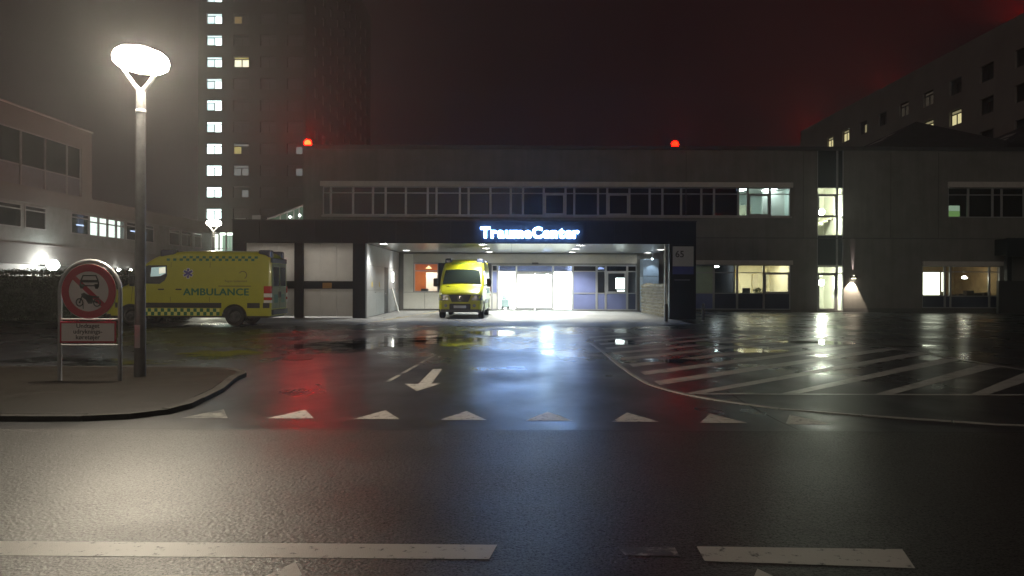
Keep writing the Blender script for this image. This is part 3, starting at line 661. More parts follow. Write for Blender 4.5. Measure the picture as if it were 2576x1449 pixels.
# porch side wall (grey metal panels), door and fittings
wx = UX(919, YC)
ys = [YC+.35, YC+2.9, YC+5.3]; zs_ = [0.02, 1.22, 2.35, CZ0]
MB().box(wx-.3, wx-.06, YC+.34, YF-.2, 0, CZ0).build("side_wall", dark_clad, C)
for j in range(3):
    for a, b in ((ys[0], ys[1]), (ys[1], YC+5.2), (YC+6.5, YC+8.6), (YC+8.6, YF-.24)):
        MB().box(wx-.05, wx, a+.006, b-.006, zs_[j]+.006, zs_[j+1]-.006).build("wall_panel", grey_panel, C)
MB().box(wx-.05, wx, YC+5.2, YC+6.5, 2.36, CZ0-.006).build("wall_panel", grey_panel, C)
pd = MB().box(wx-.055, wx-.02, YC+5.22, YC+6.48, 0.03, 2.34).build("door", black_m, C)
MB().box(wx-.02, wx+.04, YC+5.35, YC+5.5, 1.0, 1.04).build("handle", steel, pd)
ltb = MB().box(wx, wx+.05, YC+7.9, YC+8.05, 1.62, 2.15).build("strip_light", glow("strip_light", (1, 1, .9), 14), C)
for yy in (YC+1.6, YC+3.6): MB().box(wx+.001, wx+.008, yy, yy+.16, 1.36, 1.6).build("warning_plate", mat("yellow_plate", (.60, .45, .04), .5), C)
MB().tube([(wx+.06, YC+2.2, 1.12), (wx+.06, YC+4.4, 1.12)], .025, 8).build("hand_rail", steel, C, smooth=True)
# right-hand post with number panel
px0, px1 = UX(1684, YC), UX(1751, YC)
post = MB().box(px0, px1, YC+.005, YC+.5, 0.0, CZ0-.002).build("post", dark_clad, C, bevel=0.01)
zz = lambda v: UZ(v-1.5, YC)
pa, pb = UX(1692, YC), UX(1744.5, YC)
MB().box(pa, pb, YC-.012, YC+.003, zz(670), zz(620)).build("number_panel", mat("number_panel_grey", (.30, .31, .31), .5, var=.06), post)
MB().box(pa, pb, YC-.012, YC+.003, zz(690), zz(670.5)).build("blue_band", mat("panel_blue", (.035, .05, .20), .4), post)
MB().box(pa+.08, pb-.15, YC+.0, YC+.003, zz(705), zz(703.5)).build("text_line", mat("grey_line", (.25, .25, .27), .5), post)
vs, fs = text_mesh("65", 0.40, .006, bold=.006)
MB().add([(UX(1709.5, YC)+v[0], YC-.016-v[2], zz(647)+v[1]) for v in vs], fs).build("number", black_m, post)
MB().tube([(px0-.08, YC+.55, 0), (px0-.08, YC+.55, CZ0)], .05, 10).build("downpipe", steel, C, smooth=True)
# low roof boxes on the canopy roof
for a, b, h in ((UX(598, 38), UX(625, 38), .28), (UX(640, 38), UX(662, 38), .42)):
    MB().box(a, b, 37.6, 38.6, CZ1+.05, CZ1+.05+h).build("roof_vent", steel, C, bevel=.02)

# illuminated letters on the canopy edge
L_ = thing("illuminated_sign", (UX(1332, YC), YC-.05, UZ(599, YC)), "blue-white glowing letters reading TraumeCenter on the dark canopy edge", "sign")
letter_m = glow("letter_face", (0.22, 0.45, 1.0), 72)
xcur = UX(1209, YC); zb = UZ(598.0, YC); tot = UX(1456, YC) - UX(1209, YC)
adv = []
for ch in "TraumeCenter":
    vs, fs = text_mesh(ch, 0.64, .05, bold=.024); x_ = [v[0] for v in vs]; adv.append((ch, vs, fs, min(x_), max(x_)))
wsum = sum(a[4]-a[3] for a in adv); gap_ = (tot - wsum) / (len(adv)-1)
for ch, vs, fs, mn, mx_ in adv:
    MB().add([(xcur + v[0]-mn, YC-.09-v[2], zb+v[1]) for v in vs], fs).build("letter", letter_m, L_)
    xcur += mx_-mn+gap_
for k in range(2):
    MB().box(UX(1210, YC), UX(1455, YC), YC-.05, YC-.03, zb+.08+k*.22, zb+.10+k*.22).build("mounting_rail", black_m, L_)

# ================================================================ small things round the porch
# gabion wall
gx0, gx1, gy0, gy1, gh = 6.98, 7.6, 35.5, 43.2, 1.5
gb = thing("gabion_wall", (7.3, 39.4, 0), "low stone-filled gabion wall along the porch edge beside the numbered post", "wall")
MB().box(gx0+.12, gx1-.12, gy0+.12, gy1-.12, 0, gh-.12).build("core", concrete_dark, gb)
stone_m = mat("gabion_stone", (0.30, 0.26, 0.17), 0.8, var=0.4, scale=6, bump=.4, bscale=30)
ico = bmesh.new(); bmesh.ops.create_icosphere(ico, subdivisions=1, radius=1); iv = [v.co.copy() for v in ico.verts]; ifc = [tuple(v.index for v in f.verts) for f in ico.faces]; ico.free()
sm_ = MB()
def stone(c, s):
    q = Matrix.Rotation(random.uniform(0, 6.28), 3, Vector((random.uniform(-1, 1), random.uniform(-1, 1), random.uniform(-1, 1))).normalized())
    k = (random.uniform(.8, 1.35), random.uniform(.7, 1.2), random.uniform(.6, 1.0))
    sm_.add([Vector(c) + q @ Vector((v.x*k[0], v.y*k[1], v.z*k[2]))*s*random.uniform(.85, 1.15) for v in iv], ifc)
for yy in range(43):
    for zz_ in range(9):
        stone((gx0+.10+random.uniform(-.02, .02), gy0+.1+yy*.178+random.uniform(-.04, .04), .09+zz_*.165+random.uniform(-.03, .03)), .105)
for yy in range(43):
    for xx in range(3): stone((gx0+.1+xx*.2, gy0+.1+yy*.178, gh-.06+random.uniform(-.02, .05)), .11)
for xx in range(4):
    for zz_ in range(9): stone((gx0+.08+xx*.16, gy0+.08, .09+zz_*.165), .105)
tag(sm_.build("stones", stone_m, gb), kind="stuff")
wm = MB()
for k in range(40): wm.box(gx0-.012, gx0-.004, gy0+k*.195, gy0+k*.195+.008, .02, gh+.05)
for k in range(10): wm.box(gx0-.014, gx0-.006, gy0, gy1, .03+k*.16, .038+k*.16)
tag(wm.build("wire_mesh", steel, gb), kind="stuff")
# blue-lit clad box beyond it
bb = thing("clad_cabinet", (7.8, 44.6, 0), "tall blue-grey clad cabinet lit by a small spotlight behind the gabion wall", "cabinet")
for z0, z1 in ((0.05, 1.0), (1.02, 1.98), (2.0, 2.95)): MB().box(7.28, 8.15, 44.2, 45.3, z0, z1).build("panel", mat("cabinet_blue_grey", (.30, .38, .48), .45), bb, bevel=.006)
spl = MB().tube([(7.72, 43.75, 3.26), (7.72, 43.75, 3.05), (7.72, 43.82, 2.98)], .03, 10).build("spotlight", steel, bb, smooth=True)
MB().lathe([(0, 0), (.03, 0), (.045, .08), (0, .08)], (7.72, 43.84, 2.9), 12).build("lens", glow("cool_spot_lens", (.8, .93, 1), 20), spl)
lamp('SPOT', "cabinet_spotlight", (7.72, 43.6, 3.0), 60, (.75, .9, 1), bb, .04, rot=(R(24), 0, 0), spot=70, blend=.5)
for i, (vx, vy) in enumerate(((1769, 808), (1676, 811))):
    x, y = G(vx, vy)
    b_ = thing("bollard", (x, y, 0), ["dark slim bollard standing outside the numbered canopy post", "dark slim bollard standing at the foot of the gabion wall"][i], "bollard", "bollards at the canopy post")
    MB().lathe([(0, .74), (.05, .74), (.065, .70), (.065, .0)], (x, y, 0), 16).build("shaft", mat("bollard_black", (.03, .03, .032), .45), b_, smooth=True)
    MB().lathe([(.075, 0), (.075, .03), (.066, .035)], (x, y, 0), 16).build("base_ring", steel, b_, smooth=True)
lb = MB().prism([(0, 0), (.05, 0), (.05, 1.25), (0, 1.25)], lambda p: (wx+.42-p[1]*.28+p[0], YC+7.0, .02+p[1]), lambda p: (wx+.42-p[1]*.28+p[0], YC+7.32, .02+p[1])).build("leaning_board", mat("white_board", (.72, .70, .66), .5))
tag(lb, "narrow white board leaning on the porch side wall next to the dark door", "board")
# floor scrubber inside the lobby
fm = local_thing("floor_scrubber", (UX(1272, YF+1.5), YF+1.6, 0.03), "grey upright floor cleaning machine behind the entrance side glass", "machine")
grm = mat("machine_grey", (.12, .15, .15), .5)
MB().box(-.26, .22, -.25, .25, .12, .62).build("body", grm, fm, bevel=.05)
MB().box(-.22, .08, -.2, .2, .62, .95).build("tank", mat("machine_tank", (.22, .27, .26), .5), fm, bevel=.06)
MB().tube([(.18, -.2, .55), (.42, -.2, 1.05), (.42, .2, 1.05), (.18, .2, .55)], .02, 8).build("handle", black_m, fm)
for sx_ in (-.18, .16):
    MB().lathe([(0, -.03), (.1, -.03), (.1, .03), (0, .03)], (sx_, -.24, .1), 14, 'y').build("wheel", black_m, fm)
    MB().lathe([(0, -.03), (.1, -.03), (.1, .03), (0, .03)], (sx_, .24, .1), 14, 'y').build("wheel", black_m, fm)

# wall up/down lamp beside the stair strip
wlx, wlz = UX(2145, YF), UZ(697-3, YF)
wl = thing("wall_lamp", (wlx, YF-.12, wlz), "up and down wall lamp beside the lit stair door, throwing a warm cone", "lamp")
MB().box(wlx-.14, wlx+.14, YF-.28, YF-.004, wlz-.07, wlz+.07).build("housing", black_m, wl, bevel=.01)
MB().box(wlx-.08, wlx+.08, YF-.24, YF-.08, wlz-.085, wlz-.071).build("lens", glow("wall_lamp_lens", (1, .86, .68), 25), wl)
MB().box(wlx-.02, wlx+.02, YF-.18, YF-.12, wlz+.071, wlz+.08).build("lens", glow("wall_lamp_lens", (1, .86, .68), 25), wl)
lamp('SPOT', "wall_lamp_down", (wlx, YF-.20, wlz-.10), 900, (1, .82, .62), wl, .02, rot=(R(10), R(8), 0), spot=72, blend=.22)
lamp('SPOT', "wall_lamp_up", (wlx, YF-.06, wlz+.11), 420, (1, .78, .74), wl, .01, rot=(R(180-4), 0, 0), spot=14, blend=.7)
# red obstruction lamps on the roof edges
def beacon(x, y, zbase, z, label, p=420, arm=0.0):
    b_ = thing("obstruction_lamp", (x, y, zbase), label, "lamp", "red lamps along the roofs")
    if arm: MB().tube([(x, y+arm, zbase), (x, y, zbase), (x, y, z-.2)], .035, 8).build("bracket", steel, b_, smooth=True)
    else: MB().tube([(x, y, zbase), (x, y, z-.2)], .035, 8).build("mast", steel, b_, smooth=True)
    MB().lathe([(0, -.24), (.07, -.24), (.08, -.22), (.08, -.19), (0, -.19)], (x, y, z), 16).build("base", black_m, b_, smooth=True)
    MB().lathe([(.06, -.19), (.13, -.15), (.18, -.08), (.20, .0), (.18, .09), (.13, .15), (0, .20)], (x, y, z), 18).build("lens", glow("red_lamp_lens_%d" % p, (1.0, .0008, .00015), p), b_, smooth=True)
    return b_
beacon(UX(773, YF+.6), YF+.6, ZT+.2, UZ(360+1.8, YF+.6), "glowing red roof lamp over the blank left end of the hospital wall", 760)
beacon(UX(1697, YF+.6), YF+.6, ZT+.2, UZ(363-1.4, YF+.6), "glowing red roof lamp above the middle right of the ribbon window", 130)
# two tiny red glows standing in for reflections in the ribbon window
ri = thing("red_reflection_dots", (UX(1803, YF+.6), YF+.6, bz0+.02), "pair of tiny red glows imitating reflections low in the dark ribbon window", "light")
MB().box(UX(1796, YF), UX(1811, YF), YF+.5, YF+.7, bz0+.02, bz0+.10).build("box", black_m, ri)  # added block below the imitated reflections
for v in (1799, 1808): MB().lathe([(0, -.04), (.035, -.02), (.035, .02), (0, .04)], (UX(v, YF+.6), YF+.47, bz0+.16), 10, 'y').build("lens", glow("red_reflection_glow", (1, .05, .02), 14), ri)  # glowing dots imitating the red reflections, not lamp lenses

# ================================================================ VEHICLES
def ipl(tab, y):
    if y <= tab[0][0]: return tab[0][1]
    for (a, va), (b, vb) in zip(tab, tab[1:]):
        if y <= b: t = (y-a)/(b-a); return va + (vb-va)*t
    return tab[-1][1]
HT = [(-2.95, .98), (-2.92, 1.05), (-2.86, 1.12), (-2.70, 1.22), (-2.45, 1.33), (-2.15, 1.45), (-1.55, 2.17), (-1.42, 2.28), (-1.2, 2.42), (-.95, 2.52), (-.6, 2.60), (-.1, 2.64), (1.0, 2.65), (2.4, 2.63), (2.72, 2.57), (2.86, 2.48), (2.95, 2.34)]
WT = [(-2.95, .78), (-2.90, .85), (-2.80, .91), (-2.6, .96), (-2.3, .985), (-1.8, .995), (2.6, .995), (2.86, .98), (2.95, .95)]
AX = (-2.0, 1.665); WR = .345
def vw(y, z): return ipl(WT, y) * (1 - .115*max(0.0, (z-1.25)/1.4)**1.5)
def vb(y):
    b = .36
    for a in AX:
        d = abs(y-a)
        if d < .44: b = max(b, .34 + math.sqrt(.44**2-d*d))
    return b
amb_yellow = mat("ambulance_yellow", (0.38, 0.38, 0.010), 0.35, var=0.05, coat=0.25)
amb_green = mat("check_green", (0.015, 0.13, 0.05), 0.4, var=0.1)
amb_lime = mat("check_lime", (0.62, 0.62, 0.16), 0.4, var=0.05)
amb_glass = mat("vehicle_glass", (0.012, 0.018, 0.016), 0.06, var=0, spec=0.7)
chrome = mat("chrome", (0.6, 0.6, 0.6), 0.2, metal=1, var=0)
tyre_m = mat("tyre_rubber", (0.010, 0.010, 0.010), 0.8, var=0.2, scale=20)
rim_m = mat("wheel_rim", (0.07, 0.07, 0.072), 0.45, metal=.7)
red_lens = mat("red_lens", (0.45, 0.02, 0.015), 0.25, var=0)
white_lens = mat("white_lens", (0.75, 0.70, 0.66), 0.25, var=0)
head_lens = mat("headlight_lens", (0.30, 0.31, 0.31), 0.12, metal=.5, var=.3, scale=9)
blue_mark = mat("emblem_blue", (0.06, 0.05, 0.22), 0.4)
pale_mark = mat("emblem_pale", (0.55, 0.52, 0.50), 0.4)
def ambulance(loc, rotz, label, painted_shine):
    A = local_thing("ambulance", loc, label, "ambulance", "yellow ambulances at the entrance", rotz)
    ys = sorted({round(-2.95+.1*k, 3) for k in range(60)} | {y for y, _ in HT} | {y for y, _ in WT} | {a+s*d for a in AX for s in (-1, 1) for d in (.44, .4385, .43, .41, .37, .3)})
    ys = [y for y in ys if -2.95 <= y <= 2.95]
    rings = []
    for y in ys:
        h = ipl(HT, y); b = vb(y); r_ = min(.17, (h-b)*.25)
        side = []
        for k in range(12):
            z = b + (h-r_-b)*k/11; side.append((vw(y, z), z))
        w0 = vw(y, h-r_)
        for k in range(1, 6):
            a = R(90*k/5); side.append((w0-r_+r_*math.cos(a), h-r_+r_*math.sin(a)))
        for k in (0.7, 0.4, 0.0): side.append(((w0-r_)*k, h + .045*(1-k*k)))
        ring = [(x, y, z) for x, z in side] + [(-x, y, z) for x, z in reversed(side[:-1])]
        rings.append(ring)
    n = len(rings[0]); m = MB(); m.v = [p for r_ in rings for p in r_]
    for i in range(len(rings)-1):
        for k in range(n-1): m.f.append((i*n+k, i*n+k+1, (i+1)*n+k+1, (i+1)*n+k))
    m.f.append(tuple(range(n))); m.f.append(tuple((len(rings)-1)*n+k for k in range(n-1, -1, -1)))
    body = m.build("body", amb_yellow, A, smooth=True, angle=32)
    # underbody and wheel wells
    u = MB().box(-.93, .93, -2.85, 2.88, .30, .42); 
    for a in AX: u.box(-.80, .80, a-.46, a+.46, .40, .86)
    u.build("underbody", black_m, A)
    def onside(poly, s, eps): return [(s*(vw(y, z)+eps), y, z) for y, z in poly]
    def patch(name, poly, mtl, eps=.012, parent=A, both=True, th=.008):
        o = None
        for s in ((1, -1) if both else (1,)):
            p0 = onside(poly, s, eps-th); p1 = onside(poly, s, eps); k = len(poly)
            q = MB().add(p0+p1, [tuple(range(k)), tuple(range(2*k-1, k-1, -1))] + [(i, (i+1) % k, k+(i+1) % k, k+i) for i in range(k)])
            o = q.build(name, mtl, parent)
        return o
    # windscreen and side windows
    wv = []; nf = 8; ny = 5
    for j in range(ny+1):
        y = -2.10 + .52*j/ny; h = ipl(HT, y); w0 = vw(y, h) - .13 - .03*j/ny
        for i in range(nf+1):
            t = -1 + 2*i/nf; wv.append((w0*t, y-.012-.03*(1-t*t)*0, h + .045*(1-t*t) + .012))
    g = MB().add(wv, [(j*(nf+1)+i, j*(nf+1)+i+1, (j+1)*(nf+1)+i+1, (j+1)*(nf+1)+i) for j in range(ny) for i in range(nf)])
    ws = g.build("windscreen", amb_glass, A, smooth=True)
    for s in (-1, 1): MB().tube([(s*.1, -2.13, 1.50), (s*.1+.55, -1.92, 1.76)], .012, 6).build("wiper", black_m, ws)
    win = [(-1.98, 1.50), (-1.86, 1.70), (-1.52, 2.08), (-1.40, 2.14), (-.74, 2.14), (-.72, 1.78), (-.80, 1.60), (-.98, 1.48)]
    sw = patch("side_window", win, amb_glass, .014)
    if painted_shine:  # glowing patches imitate a bright reflection on the side window
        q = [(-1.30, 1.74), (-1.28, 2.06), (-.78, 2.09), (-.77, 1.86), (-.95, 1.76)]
        patch("reflection_glow_patch", q, mat("window_reflection_glow", (0.3, .4, .4), .2, emit=(.62, .88, .86), estr=.42), .018, both=False)
        patch("reflection_glow_patch", [(-1.0, 1.84), (-1.0, 2.05), (-.79, 2.07), (-.78, 1.88)], mat("window_highlight_glow", (0.3, .3, .3), .2, emit=(1, .98, .75), estr=.9), .021, both=False)
    # trims, checks and lettering on both flanks
    for y0, y1 in ((-2.86, -2.46), (-1.54, 1.21), (2.12, 2.9)):
        patch("rub_strip", [(y0, .64), (y1, .64), (y1, .82), (y0, .82)], black_m, .016)
    bw = .115
    for s in (1, -1):
        ck = MB(); cl = MB()
        for r_ in range(2):
            for k in range(24):
                y0 = -1.50 + k*bw; y1 = y0+bw; z0 = .375+r_*.125; z1 = z0+.125
                if y1 > 1.2: continue
                t = ck if (k+r_) % 2 == 0 else cl
                t.add([(s*(vw(y, z)+.008), y, z) for y, z in ((y0, z0), (y1, z0), (y1, z1), (y0, z1))], [(0, 1, 2, 3)])
        for r_ in range(2):
            for k in range(34):
                y0 = -1.22 + k*bw; y1 = y0+bw; z0 = 2.30+r_*.085; z1 = z0+.085
                if y1 > 2.55 or ipl(HT, y0) < z1 + .16: continue
                if (k+r_) % 2 == 0: ck.add([(s*(vw(y, z)+.006), y, z) for y, z in ((y0, z0), (y1, z0), (y1, z1), (y0, z1))], [(0, 1, 2, 3)])
        tag(ck.build("check_pattern", amb_green, A), kind="stuff"); tag(cl.build("check_pattern", amb_lime, A), kind="stuff")
        # vehicle name
        vs, fs = text_mesh("AMBULANCE", .345, .002, bold=0, spacing=1.05)
        xs = [v[0] for v in vs]; sc = 2.3/(max(xs)-min(xs)); mid = (max(xs)+min(xs))/2
        yc_ = 1.02
        for e_, (dx_, dz_) in enumerate(((0, 0), (.012, 0), (-.012, 0), (0, .008), (0, -.008))): MB().add([(s*(vw(0, 1.08+v[1])+.010+v[2]+e_*.0012), yc_ + s*(v[0]-mid+dx_)*sc, 1.09+v[1]+dz_) for v in vs], fs).build("lettering", amb_green, A)
        vs, fs = text_mesh("Region Syddanmark", .10, .002)
        MB().add([(s*(vw(0, 1.55+v[1])+.010+v[2]), 1.72 + s*v[0], 1.56+v[1]) for v in vs], fs).build("lettering", mat("dull_olive", (.10, .085, .02), .5), A)
        patch_s = lambda nm, pl_, mt: MB().add([(s*(vw(y, z)+.009), y, z) for y, z in pl_], [tuple(range(len(pl_)))]).build(nm, mt, A)
        patch_s("stripe", [(1.10, 1.40), (2.25, 1.40), (2.25, 1.425), (1.10, 1.425)], mat("dull_olive", (.10, .085, .02), .5))
        ar = [(1.95+.15*math.cos(R(a)), 1.80+.15*math.sin(R(a))) for a in range(-60, 151, 15)]
        ar += [(1.95+.125*math.cos(R(a)), 1.80+.125*math.sin(R(a))) for a in range(150, -61, -15)]
        tq = MB(); h_ = len(ar)//2
        tq.add([(s*(vw(y, z)+.009), y, z) for y, z in ar], [(i, i+1, len(ar)-2-i, len(ar)-1-i) for i in range(h_-1)]); tq.build("emblem_ring", mat("dull_olive", (.10, .085, .02), .5), A)
        for k in range(3):      # six-armed star
            a = R(90+60*k); dx, dz = math.cos(a), math.sin(a); nx, nz = -dz, dx
            for hw, ln, mt, e in ((.055, .185, pale_mark, .009), (.036, .165, blue_mark, .011)):
                pl_ = [(.02+dx*ln+nx*hw, 1.86+dz*ln+nz*hw), (.02+dx*ln-nx*hw, 1.86+dz*ln-nz*hw), (.02-dx*ln-nx*hw, 1.86-dz*ln-nz*hw), (.02-dx*ln+nx*hw, 1.86-dz*ln+nz*hw)]
                MB().add([(s*(vw(y, z)+e+.0008*k), y, z) for y, z in pl_], [(0, 1, 2, 3)]).build("star_emblem", mt, A)
        for yy in (-.92, -.30):
            MB().box(s*(.985), s*1.03, yy-.10, yy+.10, 1.27, 1.315).build("door_handle", black_m, A, bevel=.012)
        for pl_ in ([(-.60, .84), (-.588, .84), (-.588, 2.25), (-.60, 2.25)], [(.78, .84), (.792, .84), (.792, 2.25), (.78, 2.25)], [(-1.98, .84), (-1.968, .84), (-1.90, 1.5), (-1.915, 1.5)]):
            patch_s("door_seam", pl_, black_m)
        # tail light stack
        for z0, z1, mt in ((1.16, 1.42, red_lens), (1.02, 1.16, white_lens), (.92, 1.02, red_lens), (.82, .92, white_lens)):
            MB().box(s*.90, s*1.012, 2.70, 2.975, z0+.003, z1-.003).build("tail_light", mt, A, bevel=.015)
        # mirror
        mi = MB().box(s*1.10, s*1.30, -1.92, -1.74, 1.40, 1.78).build("mirror", black_m, A, bevel=.05)
        MB().tube([(s*.95, -1.83, 1.46), (s*1.15, -1.83, 1.50)], .03, 8).build("arm", black_m, mi)
        # headlight wrapping the corner
        hp = [(.50, -2.968), (.78, -2.968), (.87, -2.895), (.935, -2.79), (.985, -2.56), (.90, -2.55), (.5, -2.88)]
        hl = MB().prism(hp, lambda p: (s*p[0], p[1], .80), lambda p: (s*p[0]*.985, p[1]+.035, 1.06)).build("headlight", head_lens, A, bevel=.02)
        MB().lathe([(0, 0), (.075, 0), (.08, .03), (0, .03)], (s*.68, -2.99, .93), 16, 'y').build("reflector", chrome, hl)
        # blue-light pods on the roof corners
        MB().box(s*.56, s*.88, -1.02, -.45, 2.34, 2.70).build("beacon_pod", mat("beacon_dark", (.03, .035, .06), .2), A, bevel=.09)
        MB().box(s*.45, s*.86, 2.45, 2.90, 2.38, 2.70).build("beacon_pod", mat("beacon_dark", (.03, .035, .06), .2), A, bevel=.07)
        # wheels
        for a in AX:
            wd = MB().lathe([(.22, -.115), (.30, -.12), (WR-.01, -.10), (WR, -.06), (WR, .06), (WR-.01, .10), (.30, .12), (.22, .115)], (s*.865, a, WR), 32, 'x').build("wheel", tyre_m, A, smooth=True)
            MB().lathe([(0, .09), (.06, .09), (.10, .05), (.18, .045), (.20, .10), (.222, .112), (.222, -.1)] if s > 0 else [(0, -.09), (.06, -.09), (.10, -.05), (.18, -.045), (.20, -.10), (.222, -.112), (.222, .1)], (s*.865, a, WR), 28, 'x').build("rim", rim_m, wd, smooth=True)
    # nose
    gr = MB().prism([(-.50, 1.05), (.50, 1.05), (.36, .74), (-.36, .74)], lambda p: (p[0], -2.94, p[1]), lambda p: (p[0], -2.975, p[1])).build("grille", black_m, A, bevel=.01)
    for k in range(3): MB().box(-.46+.035*k, .46-.035*k, -2.988, -2.97, .985-.085*k, 1.0-.085*k).build("slat", mat("slat_grey", (.10, .10, .10), .4, metal=.5), gr)
    st_ = MB().tube([(.11*math.cos(R(a)), -2.992, .90+.11*math.sin(R(a))) for a in range(0, 360, 20)], .010, 6, closed=True)
    for a in (90, 210, 330): st_.tube([(0, -2.992, .90), (.105*math.cos(R(a)), -2.992, .90+.105*math.sin(R(a)))], [.014, .004], 6)
    st_.build("badge", chrome, gr, smooth=True)
    MB().box(-.46, .46, -2.985, -2.90, .38, .66).build("air_intake", black_m, A, bevel=.03)
    MB().box(-.27, .27, -3.0, -2.984, .47, .585).build("number_plate", mat("plate_pale", (.45, .45, .43), .5), A)
    MB().prism([(-.84, -2.93), (-.70, -2.985), (.70, -2.985), (.84, -2.93), (.93, -2.70), (-.93, -2.70)], lambda p: (p[0], p[1], .29), lambda p: (p[0], p[1], .42)).build("bumper", mat("bumper_grey", (.07, .07, .072), .6), A, bevel=.02)
    for s in (-1, 1): MB().lathe([(0, 0), (.07, 0), (.075, .03), (0, .03)], (s*.62, -2.975, .58), 14, 'y').build("fog_light", head_lens, A)
    MB().box(-.66, -.30, -2.30, -2.26, 1.415, 1.435).build("bonnet_vent", black_m, A)
    # checks over the windscreen
    fc = MB()
    for r_ in range(2):
        for k in range(-6, 6):
            if (k+r_) % 2: continue
            y0 = -1.27+r_*.07; y1 = y0+.07; x0 = k*.09; x1 = x0+.09
            zf = lambda x, y: ipl(HT, y) + .045*(1-(x/.75)**2) + .008
            fc.add([(x0, y0, zf(x0, y0)), (x1, y0, zf(x1, y0)), (x1, y1, zf(x1, y1)), (x0, y1, zf(x0, y1))], [(0, 1, 2, 3)])
    tag(fc.build("check_pattern", amb_green, A), kind="stuff")
    # rear doors
    for s in (-1, 1):
        d = MB().box(s*.015, s*.86, 2.94, 2.965, .62, 2.22).build("rear_door", mat("rear_lime_shaded", (.16, .19, .06), .4, var=.15), A, bevel=.01)  # lime darkened, the shade on the rear put into its colour
        MB().box(s*.10, s*.74, 2.962, 2.975, 1.42, 2.10).build("pane", mat("rear_glass", (.05, .06, .065), .15), d)
        MB().box(s*.06, s*.12, 2.965, 2.99, 1.0, 1.22).build("handle", black_m, d)
        MB().box(s*.22, s*.62, 2.964, 2.972, .82, 1.12).build("green_panel", amb_green, d)
    MB().box(-.9, .9, 2.90, 2.98, 2.24, 2.42).build("rear_header", black_m, A, bevel=.03)
    MB().box(-.92, .92, 2.88, 3.02, .40, .58).build("rear_step", black_m, A, bevel=.02)
    return A
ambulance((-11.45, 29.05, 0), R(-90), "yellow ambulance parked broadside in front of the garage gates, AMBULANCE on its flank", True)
ambulance((-2.18, 37.6, 0), R(-1.6), "yellow ambulance facing out under the canopy next to the bright doors", False)

# ================================================================ STREET LAMPS AND ROAD SIGN
pole_m = mat("lamp_pole", (0.13, 0.13, 0.135), 0.45, metal=.5, var=.15, scale=10)
def street_lamp(loc, label, strength, tilt=0.0, s=1.0, colr=(1, .80, .50)):
    o = local_thing("street_lamp", loc, label, "street lamp", "opal-headed street lamps with forked arms")
    MB().tube([(0, 0, 0), (0, 0, .9*s)], [.088*s, .086*s], 20).tube([(0, 0, .9*s), (0, 0, 4.40*s)], [.080*s, .070*s], 20).build("pole", pole_m, o, smooth=True)
    MB().lathe([(.080*s, 4.08*s), (.080*s, 4.11*s), (.072*s, 4.12*s)], (0, 0, 0), 20).build("collar", steel, o, smooth=True)
    MB().box(-.04*s, .04*s, -.092*s, -.085*s, .45*s, .80*s).build("access_door", steel, o)
    for d in (-1, 1):
        MB().tube([(0, 0, 4.30*s), (d*.035*s, 0, 4.42*s), (d*.12*s, 0, 4.52*s), (d*.29*s, 0, 4.76*s), (d*.31*s, 0, 4.82*s)], [.05*s, .042*s, .032*s, .026*s, .026*s], 12).build("arm", pole_m, o, smooth=True)
    def tl(m_): m_.v = [((x*math.cos(tilt)+z*math.sin(tilt))*s, y*s, (4.88 - x*math.sin(tilt) + z*math.cos(tilt))*s) for x, y, z in m_.v]; return m_
    h = tl(MB().lathe([(0, .25), (.10, .24), (.15, .20), (.15, .17), (0, .16)], (0, 0, 0), 36)).build("lamp_head", pole_m, o, smooth=True)
    tl(MB().lathe([(.02, .185), (.18, .175), (.30, .145), (.375, .09), (.405, .01), (.39, -.07), (.31, -.13), (.17, -.165), (0, -.175)], (0, 0, 0), 36)).build("lens", glow("street_lamp_lens_%d" % strength, colr, strength), h, smooth=True)
    return o
lx_, ly_ = G(353, 957)
street_lamp((lx_, ly_, .060), "tall grey street lamp beside the round road sign, its forked head blazing", 590, R(6), colr=(1, .88, .68))
street_lamp((UX(537, 47.7), 47.7, 0), "small distant forked street lamp lit behind the parked ambulance", 160, 0, 1.05, (1, .95, .72))

sgx0, _y0 = G(151, 972); sgx1, sgy = G(303, 970)
SY = 11.75
sgx0, sgx1 = UX(151, SY), UX(302.5, SY)
sc_ = (sgx0+sgx1)/2; hwid = (sgx1-sgx0)/2
RS = thing("road_sign", (sc_, SY, .060), "round red-rimmed no motor vehicles sign with a text plate on a steel hoop", "road sign")
ztop = UZ(656+4, SY)
pts = [(sgx0, SY, .055), (sgx0, SY, ztop-hwid)] + [(sc_+hwid*math.cos(R(a)), SY, ztop-hwid+hwid*math.sin(R(a))) for a in range(165, 0, -15)] + [(sgx1, SY, ztop-hwid), (sgx1, SY, .055)]
MB().tube(pts, .030, 12).build("hoop_frame", steel, RS, smooth=True)
for z_ in (UZ(803+4, SY), UZ(868+4, SY)): MB().tube([(sgx0, SY, z_), (sgx1, SY, z_)], .014, 8).build("cross_bar", steel, RS)
ccx, ccz = UX(227, SY), UZ(733+3.7, SY); RR = 68/F*SY
sred = mat("sign_red", (0.55, 0.02, 0.055), 0.4, var=.06); swhite = mat("sign_white", (0.86, 0.80, 0.77), 0.4, var=.05); sblack = mat("sign_black", (.02, .018, .018), .5)
def disc(r0, r1, y0, y1):
    return MB().lathe([(r0, y0), (r1, y0), (r1, y1), (r0, y1), (r0, y0)], (ccx, SY, ccz), 48, 'y')
MB().lathe([(0, -.040), (RR+.006, -.040), (RR+.006, -.030), (0, -.030)], (ccx, SY, ccz), 48, 'y').build("sign_plate", swhite, RS)
disc(RR*.735, RR, -.046, -.041).build("red_ring", sred, RS)
yq = SY-.043
